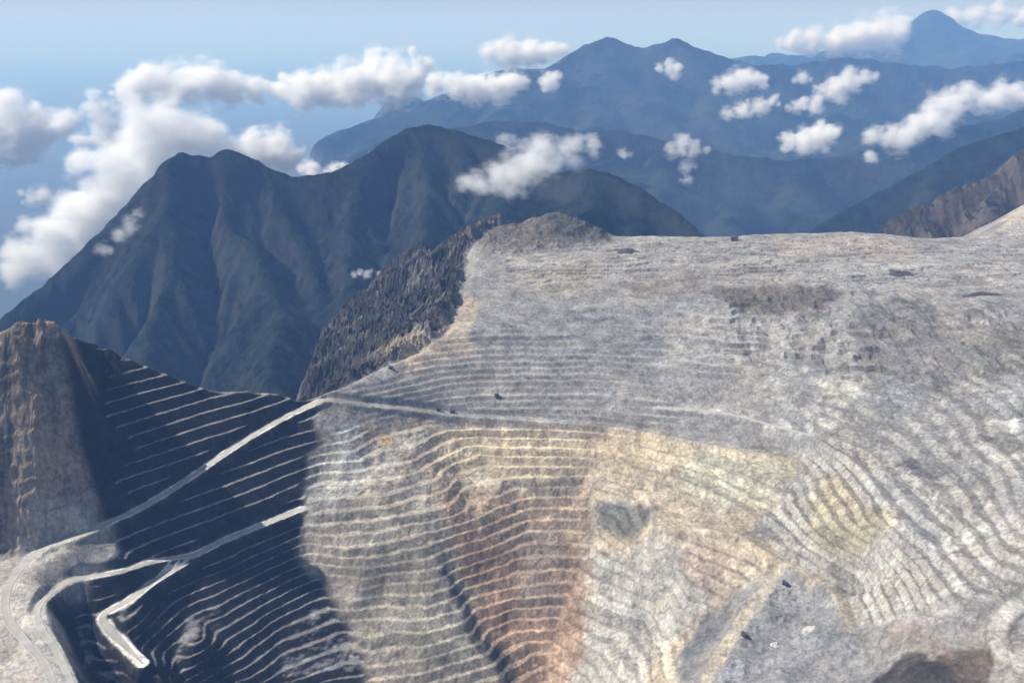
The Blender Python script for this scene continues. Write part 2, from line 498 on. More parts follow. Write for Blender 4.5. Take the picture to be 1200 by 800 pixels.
def sample(A, x, y):
    fx = np.clip((np.asarray(x) - GX[0]) / DX, 0, len(GX) - 1.001)
    fy = np.clip(np.interp(y, GY, np.arange(len(GY))), 0, len(GY) - 1.001)
    i, j = fx.astype(int), fy.astype(int); u, v = fx - i, fy - j
    return (A[j, i] * (1 - u) + A[j, i + 1] * u) * (1 - v) + (A[j + 1, i] * (1 - u) + A[j + 1, i + 1] * u) * v


_T = np.linspace(1.25, 3.7, 1600)


def hit(px, py):
    """where the sight line of a photo pixel meets the ground"""
    r = ray(px, py)
    z = sample(H0, r[0] * _T, r[1] * _T)
    below = np.where(r[2] * _T < z)[0]
    k = below[0] if len(below) else len(_T) - 1
    return np.array([r[0] * _T[k], r[1] * _T[k], z[k]])


WX = XX + 26 * fbm(XX, YY, 120, 6, 21, .6)
WY = YY + 26 * fbm(XX, YY, 120, 6, 31, .6)


def poly_mask(pix, soft=5, warp=True):
    P = np.array([hit(*p)[:2] for p in pix])
    A, B = (WX, WY) if warp else (XX, YY)
    x0, x1 = np.searchsorted(GX, (P[:, 0].min() - 60, P[:, 0].max() + 60))
    y0, y1 = np.searchsorted(GY, (P[:, 1].min() - 60, P[:, 1].max() + 60))
    a, b = A[y0:y1, x0:x1], B[y0:y1, x0:x1]
    ins = np.zeros(a.shape, bool)
    for i in range(len(P)):
        (xa, ya), (xb, yb) = P[i], P[(i + 1) % len(P)]
        if ya == yb:
            continue
        ins ^= ((ya > b) != (yb > b)) & (a < (xb - xa) * (b - ya) / (yb - ya) + xa)
    M = np.zeros(XX.shape)
    M[y0:y1, x0:x1] = ins
    return blur(M, soft, 2) if soft else M


# ---- zones of the pit, outlined on the photograph
R_CLIFF = [(-140, 380), (0, 370), (76, 372), (82, 394), (98, 450), (106, 530), (118, 606), (90, 622), (0, 642), (-140, 660)]
R_SHADE = [(82, 396), (200, 432), (290, 448), (378, 466), (366, 520), (352, 590), (352, 640), (388, 700), (410, 760), (430, 830), (330, 910), (150, 900), (100, 800), (62, 705), (140, 655), (120, 610)]
R_CONE = [(440, 500), (505, 488), (640, 493), (750, 503), (850, 523), (945, 533), (905, 600), (868, 618), (905, 645), (900, 668), (850, 700), (810, 745), (790, 800), (770, 920), (560, 920), (430, 830), (410, 760), (388, 700), (352, 640), (352, 590), (366, 520)]
R_RIGHT = [(945, 533), (1000, 520), (1100, 560), (1210, 620), (1210, 700), (1080, 722), (1010, 742), (985, 690), (905, 645), (868, 618), (905, 600)]
R_UPRIGHT = [(955, 465), (1060, 445), (1210, 425), (1320, 425), (1320, 640), (1210, 620), (1100, 560), (1000, 520), (945, 533)]

mk_cliff = poly_mask(R_CLIFF, 3); mk_shade = poly_mask(R_SHADE, 3); mk_cone = poly_mask(R_CONE, 4)
mk_right = poly_mask(R_RIGHT, 4); mk_upr = poly_mask(R_UPRIGHT, 6)
mk_bulge = poly_mask([(366, 500), (500, 500), (505, 600), (530, 690), (580, 780), (590, 830), (400, 800), (380, 720), (340, 600)], 8)
mk_plat = poly_mask([(560, 300), (700, 280), (1180, 270), (1300, 250), (1300, 345), (1000, 338), (840, 332), (620, 340)], 10)
mk_knoll = poly_mask([(560, 262), (610, 250), (640, 240), (700, 250), (716, 282), (640, 292), (560, 300)], 6)
mk_ground = poly_mask([(-150, 655), (0, 640), (110, 618), (70, 660), (50, 700), (75, 760), (92, 810), (110, 900), (-150, 900)], 4)
mk_gplat = poly_mask([(905, 672), (985, 692), (1005, 745), (1040, 800), (1000, 900), (820, 900), (830, 800)], 5)
_cr = np.array([at_z(*p) for p in ((405, 452, -888), (450, 428, -868), (500, 408, -850), (530, 390, -828), (547, 355, -792), (552, 320, -752), (556, 290, -720), (580, 268, -692), (602, 262, -686))])
mk_esc = smooth(np.interp(GY, _cr[:, 1], _cr[:, 0])[:, None] - 12 - XX, 0, 45) * smooth(YY, 2150, 2230)
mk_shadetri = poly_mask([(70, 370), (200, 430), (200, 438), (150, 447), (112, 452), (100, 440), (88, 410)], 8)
mk_grey = poly_mask([(450, 440), (545, 380), (560, 340), (990, 345), (1100, 440), (960, 470), (945, 533), (850, 523), (640, 493), (505, 488), (440, 500), (380, 470)], 8)

# ---- relief before benching
H = H0.copy()
_rf = poly_mask([(830, 340), (1000, 335), (1130, 345), (1210, 375), (1210, 440), (1060, 452), (900, 440), (830, 400)], 14)
H += _rf * (8 * ridged(XX, YY * .7, 130, 3, 47, .5) - 4)
H += 5 * fbm(XX, YY, 170, 4, 1) * (1 - .6 * mk_plat) * (1 - mk_ground * .8) * (1 - .8 * mk_gplat)
H += (11 * ridged(XX + 16 * fbm(XX, YY, 60, 3, 6), YY * .3, 75, 5, 5, .5) + 6 * fbm(XX, YY, 35, 4, 7)) * mk_cliff
_q = H / 34.0 + .6 * fbm(XX, YY, 60, 3, 17); H += mk_cliff * 2 * np.sin(2 * np.pi * _q)
H += (26 * ridged(XX * .32 + 40 * fbm(XX, YY, 200, 2, 8), YY, 110, 5, 9, .5) + 15 * ridged(XX * .4 + 18 * fbm(XX, YY, 60, 2, 28), YY, 34, 4, 29, .6) + 7 * ridged(XX, YY, 22, 3, 39, .6)) * mk_esc
H += 9 * ridged(XX, YY, 80, 4, 13, .45) * mk_knoll
H += mk_gplat * (9 * fbm(XX, YY, 90, 4, 45))
H += mk_plat * (9 * fbm(XX * .4, YY, 120, 4, 43))
H += 10 * (mk_shadetri) * fbm(XX, YY, 60, 4, 41)


def terrace(h, B, flat, tilt=0.06):
    q = h / B
    k = np.floor(q); f = q - k
    r = np.clip((f - flat) / (1 - flat), 0, 1)
    return B * (k + tilt * np.minimum(f / flat, 1) + (1 - tilt) * r)


_cl = 1 - .6 * np.clip(mk_shade + mk_grey, 0, 1)
hb = H + (1.8 * fbm(XX, YY, 60, 3, 71) + 1.1 * fbm(XX, YY, 17, 3, 73)) * _cl
fl = 0.52 + 0.10 * fbm(XX, YY, 240, 2, 77)
fl = fl - .24 * mk_shade - .14 * mk_cone
T24 = terrace(hb, 21.0, fl); T18 = terrace(hb, 14.0, fl); T16 = terrace(hb, 16.0, fl); T12 = terrace(hb, 12.0, fl); T7 = terrace(hb, 7.0, .7)
mk_olive = poly_mask([(1120, 370), (1210, 350), (1310, 360), (1310, 450), (1130, 450)], 8)
mid = np.clip(mk_right + mk_upr + smooth(-(H + 1085), 0, 20) * mk_shade * .9 + mk_bulge * .8, 0, 1)
HT = T24 * (1 - mid) + T18 * mid
_c = mk_cone * (1 - mk_right) * (1 - mk_shade); HT = HT * (1 - _c) + T16 * _c
HT = HT * (1 - mk_grey) + T12 * mk_grey
HT = HT * (1 - mk_olive) + T18 * mk_olive
HT = HT * (1 - mk_plat) + T7 * mk_plat
HT = HT * (1 - mk_gplat) + T12 * mk_gplat
mk_rface = poly_mask([(830, 340), (1000, 335), (1130, 345), (1210, 375), (1210, 440), (1060, 452), (900, 440), (830, 400)], 16)
HT = HT * (1 - mk_rface) + T12 * mk_rface
stren = np.clip(mk_shade + mk_cone * 0.95 + mk_right + mk_upr * .95 + mk_grey * (.45 + .45 * smooth(XX, 250, 500)) + mk_plat * .9 + mk_olive * .9 + mk_gplat * .8 + mk_rface * .15, 0, 1)
stren *= 1 - mk_cliff; stren *= 1 - mk_esc; stren *= 1 - mk_knoll; stren *= 1 - .95 * mk_shadetri
stren *= 1 - mk_bulge * .22; stren *= 1
# slides and worn stretches where the benches have crumbled
stren *= 1 - .55 * smooth(fbm(XX, YY, 300, 4, 91), .34, .7) * (1 - mk_shade) * (1 - .5 * mk_cone)
stren *= 1 - .25 * smooth(fbm(XX, YY * .6, 130, 4, 93), .25, .65) * mk_cone
H = H * (1 - stren) + HT * stren
# bare rock on the dark scarp of the plateau and the crumbling face to its right
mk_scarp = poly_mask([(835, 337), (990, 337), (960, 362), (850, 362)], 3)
mk_face = poly_mask([(1010, 372), (1040, 350), (1090, 350), (1130, 420), (1120, 452), (1060, 440), (1005, 420)], 5)
H += 3 * fbm(XX, YY * .5, 30, 4, 15) * np.clip(mk_scarp + mk_face, 0, 1)
H -= 4 * blur(poly_mask([(835, 340), (990, 340), (975, 356), (850, 356)], 2), 3, 1)

# ---- roads levelled into the ground
ROADS = [  # (pixels along the middle, width in metres, material, tag)
    ("haul_road", [(380, 468), (340, 486), (285, 517), (235, 551), (190, 581), (140, 609), (95, 624), (50, 645), (22, 668), (8, 695), (8, 722), (24, 745), (46, 770), (62, 800), (70, 830)], 19, M_ROAD, "pale grey haul road climbing across the shaded wall to the pit rim"),
    ("haul_road", [(352, 596), (300, 618), (255, 636), (228, 652), (190, 677), (150, 700), (122, 722), (128, 738), (148, 758), (168, 779)], 19, M_ROAD, "haul road with a sharp switchback on the shaded wall"),
    ("haul_road", [(232, 650), (190, 657), (140, 667), (90, 682), (62, 694), (44, 712), (48, 735), (66, 762), (84, 800), (92, 830)], 13, M_ROAD, "narrow road from the levelled ground to the switchback road"),
    ("haul_road", [(770, 615), (815, 617), (868, 623), (895, 640), (925, 660), (965, 682), (985, 697), (996, 735)], 16, M_ROAD2, "pale ochre ramp round the right side of the cone"),
    ("haul_road", [(906, 672), (888, 702), (862, 740), (842, 770), (826, 800), (815, 830)], 18, M_ROAD2, "straight ochre ramp beside the grey platform"),
    ("haul_road", [(770, 478), (820, 480), (870, 489), (920, 503), (955, 510)], 12, M_ROAD, "thin pale road on the grey slope above the cone"),
    ("haul_road", [(1195, 700), (1176, 722), (1168, 745), (1180, 772), (1215, 790)], 20, M_PALEPILE, "pale road loop round the dark ground at the lower right"),
    ("haul_road", [(900, 531), (850, 522), (800, 512), (750, 503), (690, 496), (640, 493), (590, 489), (550, 487), (510, 484), (470, 478), (425, 474), (385, 466)], 17, M_RAMP, "broad bench road along the top of the ochre cone"),
]


def resample(P, step):
    # Catmull-Rom through the points
    P = np.array(P); Q = np.vstack([2 * P[0] - P[1], P, 2 * P[-1] - P[-2]])
    out = []
    for i in range(1, len(Q) - 2):
        n = max(2, int(np.linalg.norm(Q[i + 1] - Q[i]) / step))
        for t in np.linspace(0, 1, n, endpoint=False):
            a, b, c, d = Q[i - 1], Q[i], Q[i + 1], Q[i + 2]
            out.append(0.5 * (2 * b + (c - a) * t + (2 * a - 5 * b + 4 * c - d) * t * t + (3 * b - a - 3 * c + d) * t ** 3))
    out.append(P[-1])
    return np.array(out)


road_lines = []
road_dust = []
for name, pix, wid, mat, lab in ROADS:
    L = resample([hit(*p) for p in pix], 7.0)
    z = L[:, 2]
    k = 9
    zp = np.pad(z, k, mode='edge')
    L[:, 2] = np.convolve(zp, np.ones(2 * k + 1) / (2 * k + 1), 'valid')
    half = wid / 2
    x0, x1 = np.searchsorted(GX, (L[:, 0].min() - 60, L[:, 0].max() + 60))
    y0, y1 = np.searchsorted(GY, (L[:, 1].min() - 60, L[:, 1].max() + 60))
    D = np.full((y1 - y0, x1 - x0), 1e9); RZ = np.zeros_like(D)
    sx, sy = XX[y0:y1, x0:x1], YY[y0:y1, x0:x1]
    for a, b in zip(L[:-1], L[1:]):
        i0, i1 = np.searchsorted(GX[x0:x1], (min(a[0], b[0]) - 60, max(a[0], b[0]) + 60))
        j0, j1 = np.searchsorted(GY[y0:y1], (min(a[1], b[1]) - 60, max(a[1], b[1]) + 60))
        X, Y = sx[j0:j1, i0:i1], sy[j0:j1, i0:i1]
        dx, dy = b[0] - a[0], b[1] - a[1]
        t = np.clip(((X - a[0]) * dx + (Y - a[1]) * dy) / (dx * dx + dy * dy), 0, 1)
        d = np.hypot(X - a[0] - t * dx, Y - a[1] - t * dy)
        z_ = a[2] + t * (b[2] - a[2])
        sub = D[j0:j1, i0:i1]; rz = RZ[j0:j1, i0:i1]
        upd = d < sub
        sub[upd] = d[upd]; rz[upd] = z_[upd]
    w = 1 - smooth(D, half + 2, half + 13)
    H[y0:y1, x0:x1] = H[y0:y1, x0:x1] * (1 - w) + RZ * w
    road_dust.append((slice(y0, y1), slice(x0, x1), D - half, mat))
    road_lines.append((name, L, wid, mat, lab))

rough = 1 - 0.75 * np.clip(mk_ground + mk_gplat + mk_plat * .6 + mk_grey * .7, 0, 1)
on_road = np.zeros(XX.shape)
H += 0.9 * fbm(XX, YY, 16, 3, 61) * rough * 0.9

# small bank and hollow on the levelled ground
for px, py, rad, dz in ((14, 765, 24, -14), (14, 765, 38, 6), (35, 748, 22, -6), (80, 660, 30, 5)):
    c = hit(px, py)
    H += dz * np.exp(-((XX - c[0]) ** 2 + (YY - c[1]) ** 2) / rad ** 2)
c = hit(1085, 792)
H += 16 * np.exp(-(((XX - c[0]) / 75) ** 2 + ((YY - c[1]) / 34) ** 2))

# ---- rock colours of the pit, some with shade laid in
tint = np.empty(XX.shape + (3,))
tint[:] = (0.235, 0.225, 0.215)


def lay(mask, col, amount=1.0):
    m = np.clip(mask * amount, 0, 1)[..., None]
    tint[:] = tint * (1 - m) + np.array(col) * m


lay(mk_plat, (0.272, 0.262, 0.248))
lay(mk_plat * smooth(fbm(XX * .22, YY, 60, 4, 83), .05, .5), (0.19, 0.175, 0.16), .7)
lay(mk_grey, (0.235, 0.228, 0.219))
lay(poly_mask([(545, 350), (820, 360), (820, 420), (700, 440), (560, 415)], 5), (0.185, 0.184, 0.185), .8)
lay(poly_mask([(780, 370), (1000, 350), (1010, 450), (960, 470), (780, 460)], 5), (0.275, 0.265, 0.25), .8)
lay(mk_upr, (0.225, 0.221, 0.214))
lay(poly_mask([(1120, 400), (1210, 370), (1300, 380), (1300, 450), (1130, 450)], 4), (0.17, 0.165, 0.145), .8)
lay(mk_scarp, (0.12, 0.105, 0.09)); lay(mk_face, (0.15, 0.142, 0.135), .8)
lay(mk_rface * smooth(fbm(XX, YY * .35, 34, 5, 57), -.05, .35), (0.135, 0.128, 0.122), .6)
lay(mk_cone, (0.36, 0.31, 0.245))
lay(poly_mask([(520, 495), (760, 505), (900, 530), (900, 560), (760, 545), (520, 540)], 2), (0.43, 0.365, 0.265), .9)
lay(poly_mask([(510, 570), (690, 560), (700, 700), (660, 830), (600, 830), (540, 700)], 5), (0.285, 0.222, 0.168), .85)
lay(poly_mask([(525, 620), (575, 620), (590, 680), (550, 680)], 2), (0.235, 0.165, 0.125), .7)
lay(poly_mask([(490, 600), (560, 595), (565, 625), (510, 625)], 2), (0.36, 0.265, 0.205), .8)
lay(poly_mask([(600, 560), (680, 560), (680, 575), (600, 575)], 2), (0.16, 0.15, 0.13), .7)
lay(poly_mask([(560, 640), (660, 630), (685, 740), (660, 840), (590, 840)], 4), (0.30, 0.198, 0.142), .6)
lay(poly_mask([(610, 640), (660, 630), (660, 720), (615, 720)], 3), (0.19, 0.165, 0.15), .6)
lay(poly_mask([(690, 645), (790, 632), (850, 650), (845, 695), (800, 735), (760, 790), (720, 840), (655, 840), (690, 740)], 3), (0.305, 0.298, 0.275), .9)
lay(poly_mask([(815, 625), (868, 650), (840, 690), (790, 660)], 2), (0.30, 0.235, 0.195), .7)
lay(poly_mask([(700, 588), (735, 586), (768, 592), (762, 612), (748, 632), (724, 634), (703, 616)], 3, False), (0.115, 0.12, 0.11), .95)
lay(poly_mask([(800, 535), (930, 540), (900, 595), (800, 590)], 4), (0.36, 0.35, 0.28), .8)
lay(mk_right, (0.275, 0.264, 0.243))
lay(poly_mask([(960, 550), (1020, 545), (1050, 620), (1000, 650), (950, 620)], 5), (0.27, 0.24, 0.165), .75)
lay(poly_mask([(940, 540), (1050, 560), (1150, 670), (1110, 660), (1030, 590)], 3), (0.25, 0.245, 0.24), .8)
lay(mk_bulge, (0.285, 0.262, 0.232), .85)
lay(poly_mask([(400, 590), (500, 600), (520, 690), (560, 780), (430, 770), (390, 690)], 4), (0.285, 0.265, 0.22), .8)
lay(poly_mask([(352, 540), (420, 500), (440, 560), (390, 590), (350, 590)], 2), (0.37, 0.365, 0.345), .8)
lay(poly_mask([(442, 503), (453, 502), (454, 517), (443, 518)], 1), (0.42, 0.33, 0.16), .8)
lay(poly_mask([(503, 640), (516, 652), (556, 715), (604, 790), (600, 830), (578, 800), (534, 715)], 1), (0.095, 0.09, 0.09), .85)  # shade on the gully's right-facing side, laid in as dark colour
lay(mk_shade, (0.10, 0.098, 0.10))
lay(mk_cliff, (0.24, 0.195, 0.16))
lay(mk_cliff * smooth(fbm(XX, YY * .2, 26, 4, 85), .0, .45), (0.10, 0.088, 0.08), .7)
lay(poly_mask([(10, 560), (105, 540), (116, 606), (20, 625)], 3), (0.29, 0.225, 0.18), .8)
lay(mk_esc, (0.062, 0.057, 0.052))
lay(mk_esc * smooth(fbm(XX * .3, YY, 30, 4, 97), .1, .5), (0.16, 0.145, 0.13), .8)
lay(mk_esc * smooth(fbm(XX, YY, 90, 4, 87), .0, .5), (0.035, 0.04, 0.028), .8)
lay(mk_shadetri, (0.06, 0.06, 0.05), .9)  # cliff's shadow on the unbenched slope, painted as a dark triangle
lay(mk_knoll, (0.12, 0.107, 0.093))
lay(poly_mask([(635, 245), (700, 252), (716, 282), (660, 290), (640, 275)], 2), (0.07, 0.075, 0.06), .8)
lay(poly_mask([(520, 400), (545, 350), (560, 350), (555, 410), (470, 440), (440, 435)], 2), (0.36, 0.30, 0.23), .75)
lay(poly_mask([(600, 325), (690, 300), (720, 330), (660, 345)], 3), (0.28, 0.25, 0.205), .6)
lay(mk_ground, (0.345, 0.325, 0.30))
lay(mk_gplat, (0.205, 0.205, 0.21))
lay(poly_mask([(820, 712), (852, 712), (835, 760), (800, 800), (790, 800)], 2), (0.15, 0.155, 0.165), .9)  # shaded side slope of the hollow, its shade put into the tint
lay(poly_mask([(1030, 800), (1060, 788), (1098, 780), (1124, 750), (1160, 742), (1168, 770), (1150, 860), (1010, 860)], 1), (0.085, 0.068, 0.058), .95)
lay(poly_mask([(1010, 800), (1040, 780), (1085, 776), (1112, 790), (1110, 850), (1000, 850)], 1), (0.045, 0.042, 0.04), .9)
lay(poly_mask([(1050, 735), (1100, 740), (1135, 775), (1090, 775), (1060, 755)], 2), (0.26, 0.215, 0.19), .6)
for pix, colr, a in (([(965, 440), (1005, 443), (1000, 470), (970, 475)], (0.40, 0.39, 0.35), .9), ([(950, 490), (990, 492), (985, 508), (950, 505)], (0.44, 0.43, 0.39), .8),
                     ([(1150, 520), (1210, 530), (1210, 565), (1170, 545)], (0.38, 0.375, 0.36), .8), ([(1160, 490), (1210, 485), (1210, 505), (1170, 508)], (0.45, 0.445, 0.43), .7),
                     ([(1050, 535), (1110, 545), (1105, 562), (1060, 556)], (0.12, 0.12, 0.125), .8), ([(1190, 235), (1290, 210), (1290, 260), (1170, 268)], (0.38, 0.34, 0.28), .8),
                     ([(720, 330), (830, 318), (830, 345), (740, 350)], (0.20, 0.165, 0.135), .6), ([(900, 275), (1075, 280), (1060, 300), (910, 300)], (0.33, 0.29, 0.25), .7)):
    lay(poly_mask(pix, 2), colr, a)
_rag = 7 * fbm(XX, YY, 40, 4, 95)
for sy_, sx_, D_, mat in road_dust:
    m_ = np.zeros(XX.shape); m_[sy_, sx_] = 1 - smooth(D_ + _rag[sy_, sx_], 0, 9)
    lay(m_, {'haul_road_gravel': (.38, .365, .34), 'ramp_gravel': (.255, .25, .244), 'pale_rubble': (.39, .375, .35)}.get(mat.name, (.37, .325, .26)), .85)
tint *= (1 + 0.12 * fbm(XX, YY, 90, 4, 51))[..., None]
# flats darker on sunward walls, lighter elsewhere: sun-and-shade contrast put into the colour
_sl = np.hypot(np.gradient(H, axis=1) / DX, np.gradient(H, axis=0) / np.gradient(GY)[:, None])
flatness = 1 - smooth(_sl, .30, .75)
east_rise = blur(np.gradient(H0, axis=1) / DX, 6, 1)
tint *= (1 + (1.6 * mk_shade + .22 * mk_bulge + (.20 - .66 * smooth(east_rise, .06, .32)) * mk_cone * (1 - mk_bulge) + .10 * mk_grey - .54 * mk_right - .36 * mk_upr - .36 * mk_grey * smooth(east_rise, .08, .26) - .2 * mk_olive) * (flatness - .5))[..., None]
tint *= (1 + .16 * fbm(XX, YY * .18, 26, 4, 99) * mk_cone + .12 * fbm(XX * .5, YY * .5, 26, 4, 98))[..., None]
lv_tone = np.array(np.random.default_rng(5).uniform(.88, 1.12, 400))
tint *= (1 + (lv_tone[(np.floor(hb / 12).astype(int)) % 400] - 1) * np.clip(mk_grey + mk_cone + mk_right + mk_upr + mk_plat, 0, 1))[..., None]
tint = np.clip(tint, 0.02, 0.7)

# ---- split the ground into its named regions, benched walls bench by bench
PX = np.stack([XX, YY, H + Z0], -1).reshape(-1, 3)
ny, nx = XX.shape
idx = np.arange(ny * nx).reshape(ny, nx)
quads = np.stack([idx[:-1, :-1], idx[:-1, 1:], idx[1:, 1:], idx[1:, :-1]], -1)
qx = 0.5 * (XX[:-1, :-1] + XX[1:, 1:]); qy = 0.5 * (YY[:-1, :-1] + YY[1:, 1:])
keep = (np.abs(qx) < 0.70 * qy + 60) & (H[:-1, :-1] > -2300)
region = np.zeros(qx.shape, int)               # 0 = open ground of the mine


def qm(m):
    return m[:-1, :-1] > 0.5


region[qm(mk_grey)] = 1
region[qm(mk_upr)] = 2
region[qm(mk_right)] = 3
region[qm(mk_cone)] = 4
region[qm(mk_gplat)] = 5
region[qm(mk_shade)] = 6
region[qm(mk_plat)] = 7
region[qm(mk_esc) & (qy > 2000)] = 8
region[qm(mk_knoll)] = 9
region[qm(mk_cliff)] = 10
region[qm(mk_ground)] = 11
level_of = {r_: np.floor(hb / b_ - 0.02)[:-1, :-1].astype(int) for r_, b_ in ((3, 14.0), (4, 16.0), (6, 21.0))}
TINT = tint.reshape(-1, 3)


def ground_piece(name, sel, parent=None, **props):
    f = quads[sel]
    if len(f) == 0:
        return None
    used, inv = np.unique(f, return_inverse=True)
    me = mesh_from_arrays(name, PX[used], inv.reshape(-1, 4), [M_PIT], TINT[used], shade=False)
    return link(name, me, parent, **props)


REG = {0: ("mine_ground", "grey dug ground around and below the benched pit walls"),
       1: ("grey_slope", "grey terraced slope between the plateau and the ochre cone"),
       2: ("pit_wall", "pale grey benched slope at the right edge of the pit"),
       3: ("pit_wall", "sunlit pale benched wall curving down the right side of the pit"),
       4: ("pit_wall", "ochre and rust benched cone in the middle of the pit"),
       5: ("platform", "grey levelled platform below the right wall of the pit"),
       6: ("pit_wall", "dark shaded benched wall on the left side of the pit"),
       7: ("plateau", "pale grey plateau behind the pit"),
       8: ("escarpment", "brown gullied escarpment dropping left from the plateau"),
       9: ("knoll", "small rocky knoll on the far left edge of the plateau"),
       10: ("cliff", "brown rock cliff at the left of the shaded wall"),
       11: ("levelled_ground", "pale levelled ground below the brown cliff")}
for r, (nm, lab) in REG.items():
    sel = (region == r) & keep
    if r in (3, 4, 6):
        root = link(nm, None, None, kind='structure', label=lab)
        c = PX[quads[sel][:, 0]].mean(0)
        lv = level_of[r]
        small = np.zeros(sel.shape, bool)
        for k in np.unique(lv[sel]):
            s = sel & (lv == k)
            if s.sum() < 400:
                small |= s
                continue
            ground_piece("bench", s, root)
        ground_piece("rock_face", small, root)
    else:
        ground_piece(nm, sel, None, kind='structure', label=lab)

# ---- road surfaces
for name, L, wid, mat, lab in road_lines:
    if mat is not M_ROAD:                             # worn dirt ramps are part of the ground
        continue
    d = np.gradient(L[:, :2], axis=0); d /= np.linalg.norm(d, axis=1)[:, None]
    nrm = np.stack([-d[:, 1], d[:, 0]], 1)
    cols = [-.86, -.8, -.72, -.3, .3, .72, .8, .86]; lift = [-.4, .3, .1, .15, .15, .1, .3, -.4] if mat is M_ROAD else [-.3, .5, .1, .15, .15, .1, .5, -.3]   # low berms at the edges
    rows = []
    arc = np.concatenate([[0], np.cumsum(np.linalg.norm(np.diff(L[:, :2], axis=0), axis=1))])
    taper = .25 + .75 * smooth(arc[-1] - arc, 0, 90)
    jit = 1 + 0.16 * np.interp(np.arange(len(L)), np.arange(0, len(L) + 4, 4), RNG.uniform(-1, 1, len(np.arange(0, len(L) + 4, 4))))
    for cc, lf in zip(cols, lift):
        p = L[:, :2] + nrm * (wid / 2 * cc * jit * taper)[:, None]
        z = np.maximum(L[:, 2], sample(H, p[:, 0], p[:, 1])) if abs(cc) < .9 else L[:, 2]
        rows.append(np.column_stack([p, z + lf + 0.35 + Z0]))
    rows = np.array(rows)                       # (8, n, 3)
    n = rows.shape[1]
    ii = np.arange(8 * n).reshape(8, n)
    F = np.stack([ii[:-1, :-1], ii[:-1, 1:], ii[1:, 1:], ii[1:, :-1]], -1).reshape(-1, 4)
    link(name, mesh_from_arrays(name, rows.reshape(-1, 3), F, [mat]), None, kind='structure', label=lab)


# =====================================================================
# MOUNTAINS: ridge lines from the photograph, slopes cut by running water
# =====================================================================
def erode(h, dx, iters, k, m=0.45):
    ny, nx = h.shape
    n = ny * nx
    offs = [(-1, -1), (-1, 0), (-1, 1), (0, -1), (0, 1), (1, -1), (1, 0), (1, 1)]
    base = np.arange(n).reshape(ny, nx)
    for _ in range(iters):
        best = np.zeros((ny, nx)); rec = base.copy()
        hp = np.pad(h, 1, constant_values=1e9)
        bp = np.pad(base, 1, mode='edge')
        for a, b in offs:
            s = (h - hp[1 + a:1 + a + ny, 1 + b:1 + b + nx]) / (dx * math.hypot(a, b))
            u = s > best
            best[u] = s[u]; rec[u] = bp[1 + a:1 + a + ny, 1 + b:1 + b + nx][u]
        r = rec.ravel().tolist()
        order = np.argsort(-h.ravel()).tolist()
        area = [1.0] * n
        for i in order:
            j = r[i]
            if j != i:
                area[j] += area[i]
        Fk = (k * np.power(np.array(area), m)).tolist()
        hl = h.ravel().tolist()
        for i in reversed(order):
            j = r[i]
            if j != i:
                f = Fk[i]
                hl[i] = (hl[i] + f * hl[j]) / (1 + f)
        h = np.array(hl).reshape(ny, nx)
        # talus: relax the steepest slopes a little
        lap = blur(h, 1, 1) - h
        h = h + 0.10 * lap
    return h


def mountain_grid(x0, x1, y0, y1, dx, ridges, slope, floor, rough, seed, iters, k, up, detail, curve=0.0, hills=.25, fade=0):
    """height field of a group of mountains, eroded at dx and refined up times"""
    gx, gy = np.arange(x0, x1 + 1, dx), np.arange(y0, y1 + 1, dx)
    X, Y = np.meshgrid(gx, gy)
    wx = X + 0.35 * rough * fbm(X, Y, rough * 2.2, 3, seed + 3); wy = Y + 0.35 * rough * fbm(X, Y, rough * 2.2, 3, seed + 8)
    h = np.full(X.shape, -1e9)
    near = np.full(X.shape, 1e12); crest = np.zeros(X.shape)
    for li, line in enumerate(ridges):
        P = [at_y(*p) for p in line]
        for a, b in zip(P[:-1], P[1:]):
            ddx, ddy = b[0] - a[0], b[1] - a[1]
            for wxx, wyy, keep_crest in ((wx, wy, False), (X, Y, True)):
                t = np.clip(((wxx - a[0]) * ddx + (wyy - a[1]) * ddy) / (ddx ** 2 + ddy ** 2 + 1e-9), 0, 1)
                d = np.hypot(wxx - a[0] - t * ddx, wyy - a[1] - t * ddy)
                zc = a[2] + t * (b[2] - a[2])
                if not keep_crest:
                    h = np.maximum(h, zc - slope * d - (0.35 if li == 0 else 0) * np.minimum(d, 4 * dx))
                elif li == 0:
                    u = d < near
                    near[u] = d[u]; crest[u] = zc[u]
    h = h + rough * .10 * fbm(X, Y, rough, 4, seed)
    h = np.maximum(h, floor + rough * hills * (1 + ridged(X, Y, rough * 2.6, 4, seed + 5)))
    if fade:
        h = h - 3000 * (1 - smooth(X - x0, 0, fade))
    h = erode(h, dx, iters, k)
    # the summits keep the outline they have in the photograph
    crest_h = crest - 0.9 * near + rough * .02 * fbm(X, Y, dx * 4, 3, seed + 9)
    w = smooth(4.5 * dx - near, 0, 3.5 * dx)
    h = np.where(w > 0, h + w * (np.maximum(crest_h, np.minimum(h, crest)) - h), h)
    # refine
    n2x, n2y = (len(gx) - 1) * up + 1, (len(gy) - 1) * up + 1
    fx, fy = np.linspace(0, len(gx) - 1, n2x), np.linspace(0, len(gy) - 1, n2y)
    i = np.minimum(fx.astype(int), len(gx) - 2); u = fx - i
    j = np.minimum(fy.astype(int), len(gy) - 2); v = (fy - j)[:, None]
    hu = (h[j][:, i] * (1 - u) + h[j][:, i + 1] * u) * (1 - v) + (h[j + 1][:, i] * (1 - u) + h[j + 1][:, i + 1] * u) * v
    hu = blur(hu, 1, 1)
    X, Y = np.meshgrid(np.linspace(x0, gx[-1], n2x), np.linspace(y0, gy[-1], n2y))
    hu = hu + detail * ridged(X, Y, dx * 3.2, 4, seed + 20)
    return X, Y, hu


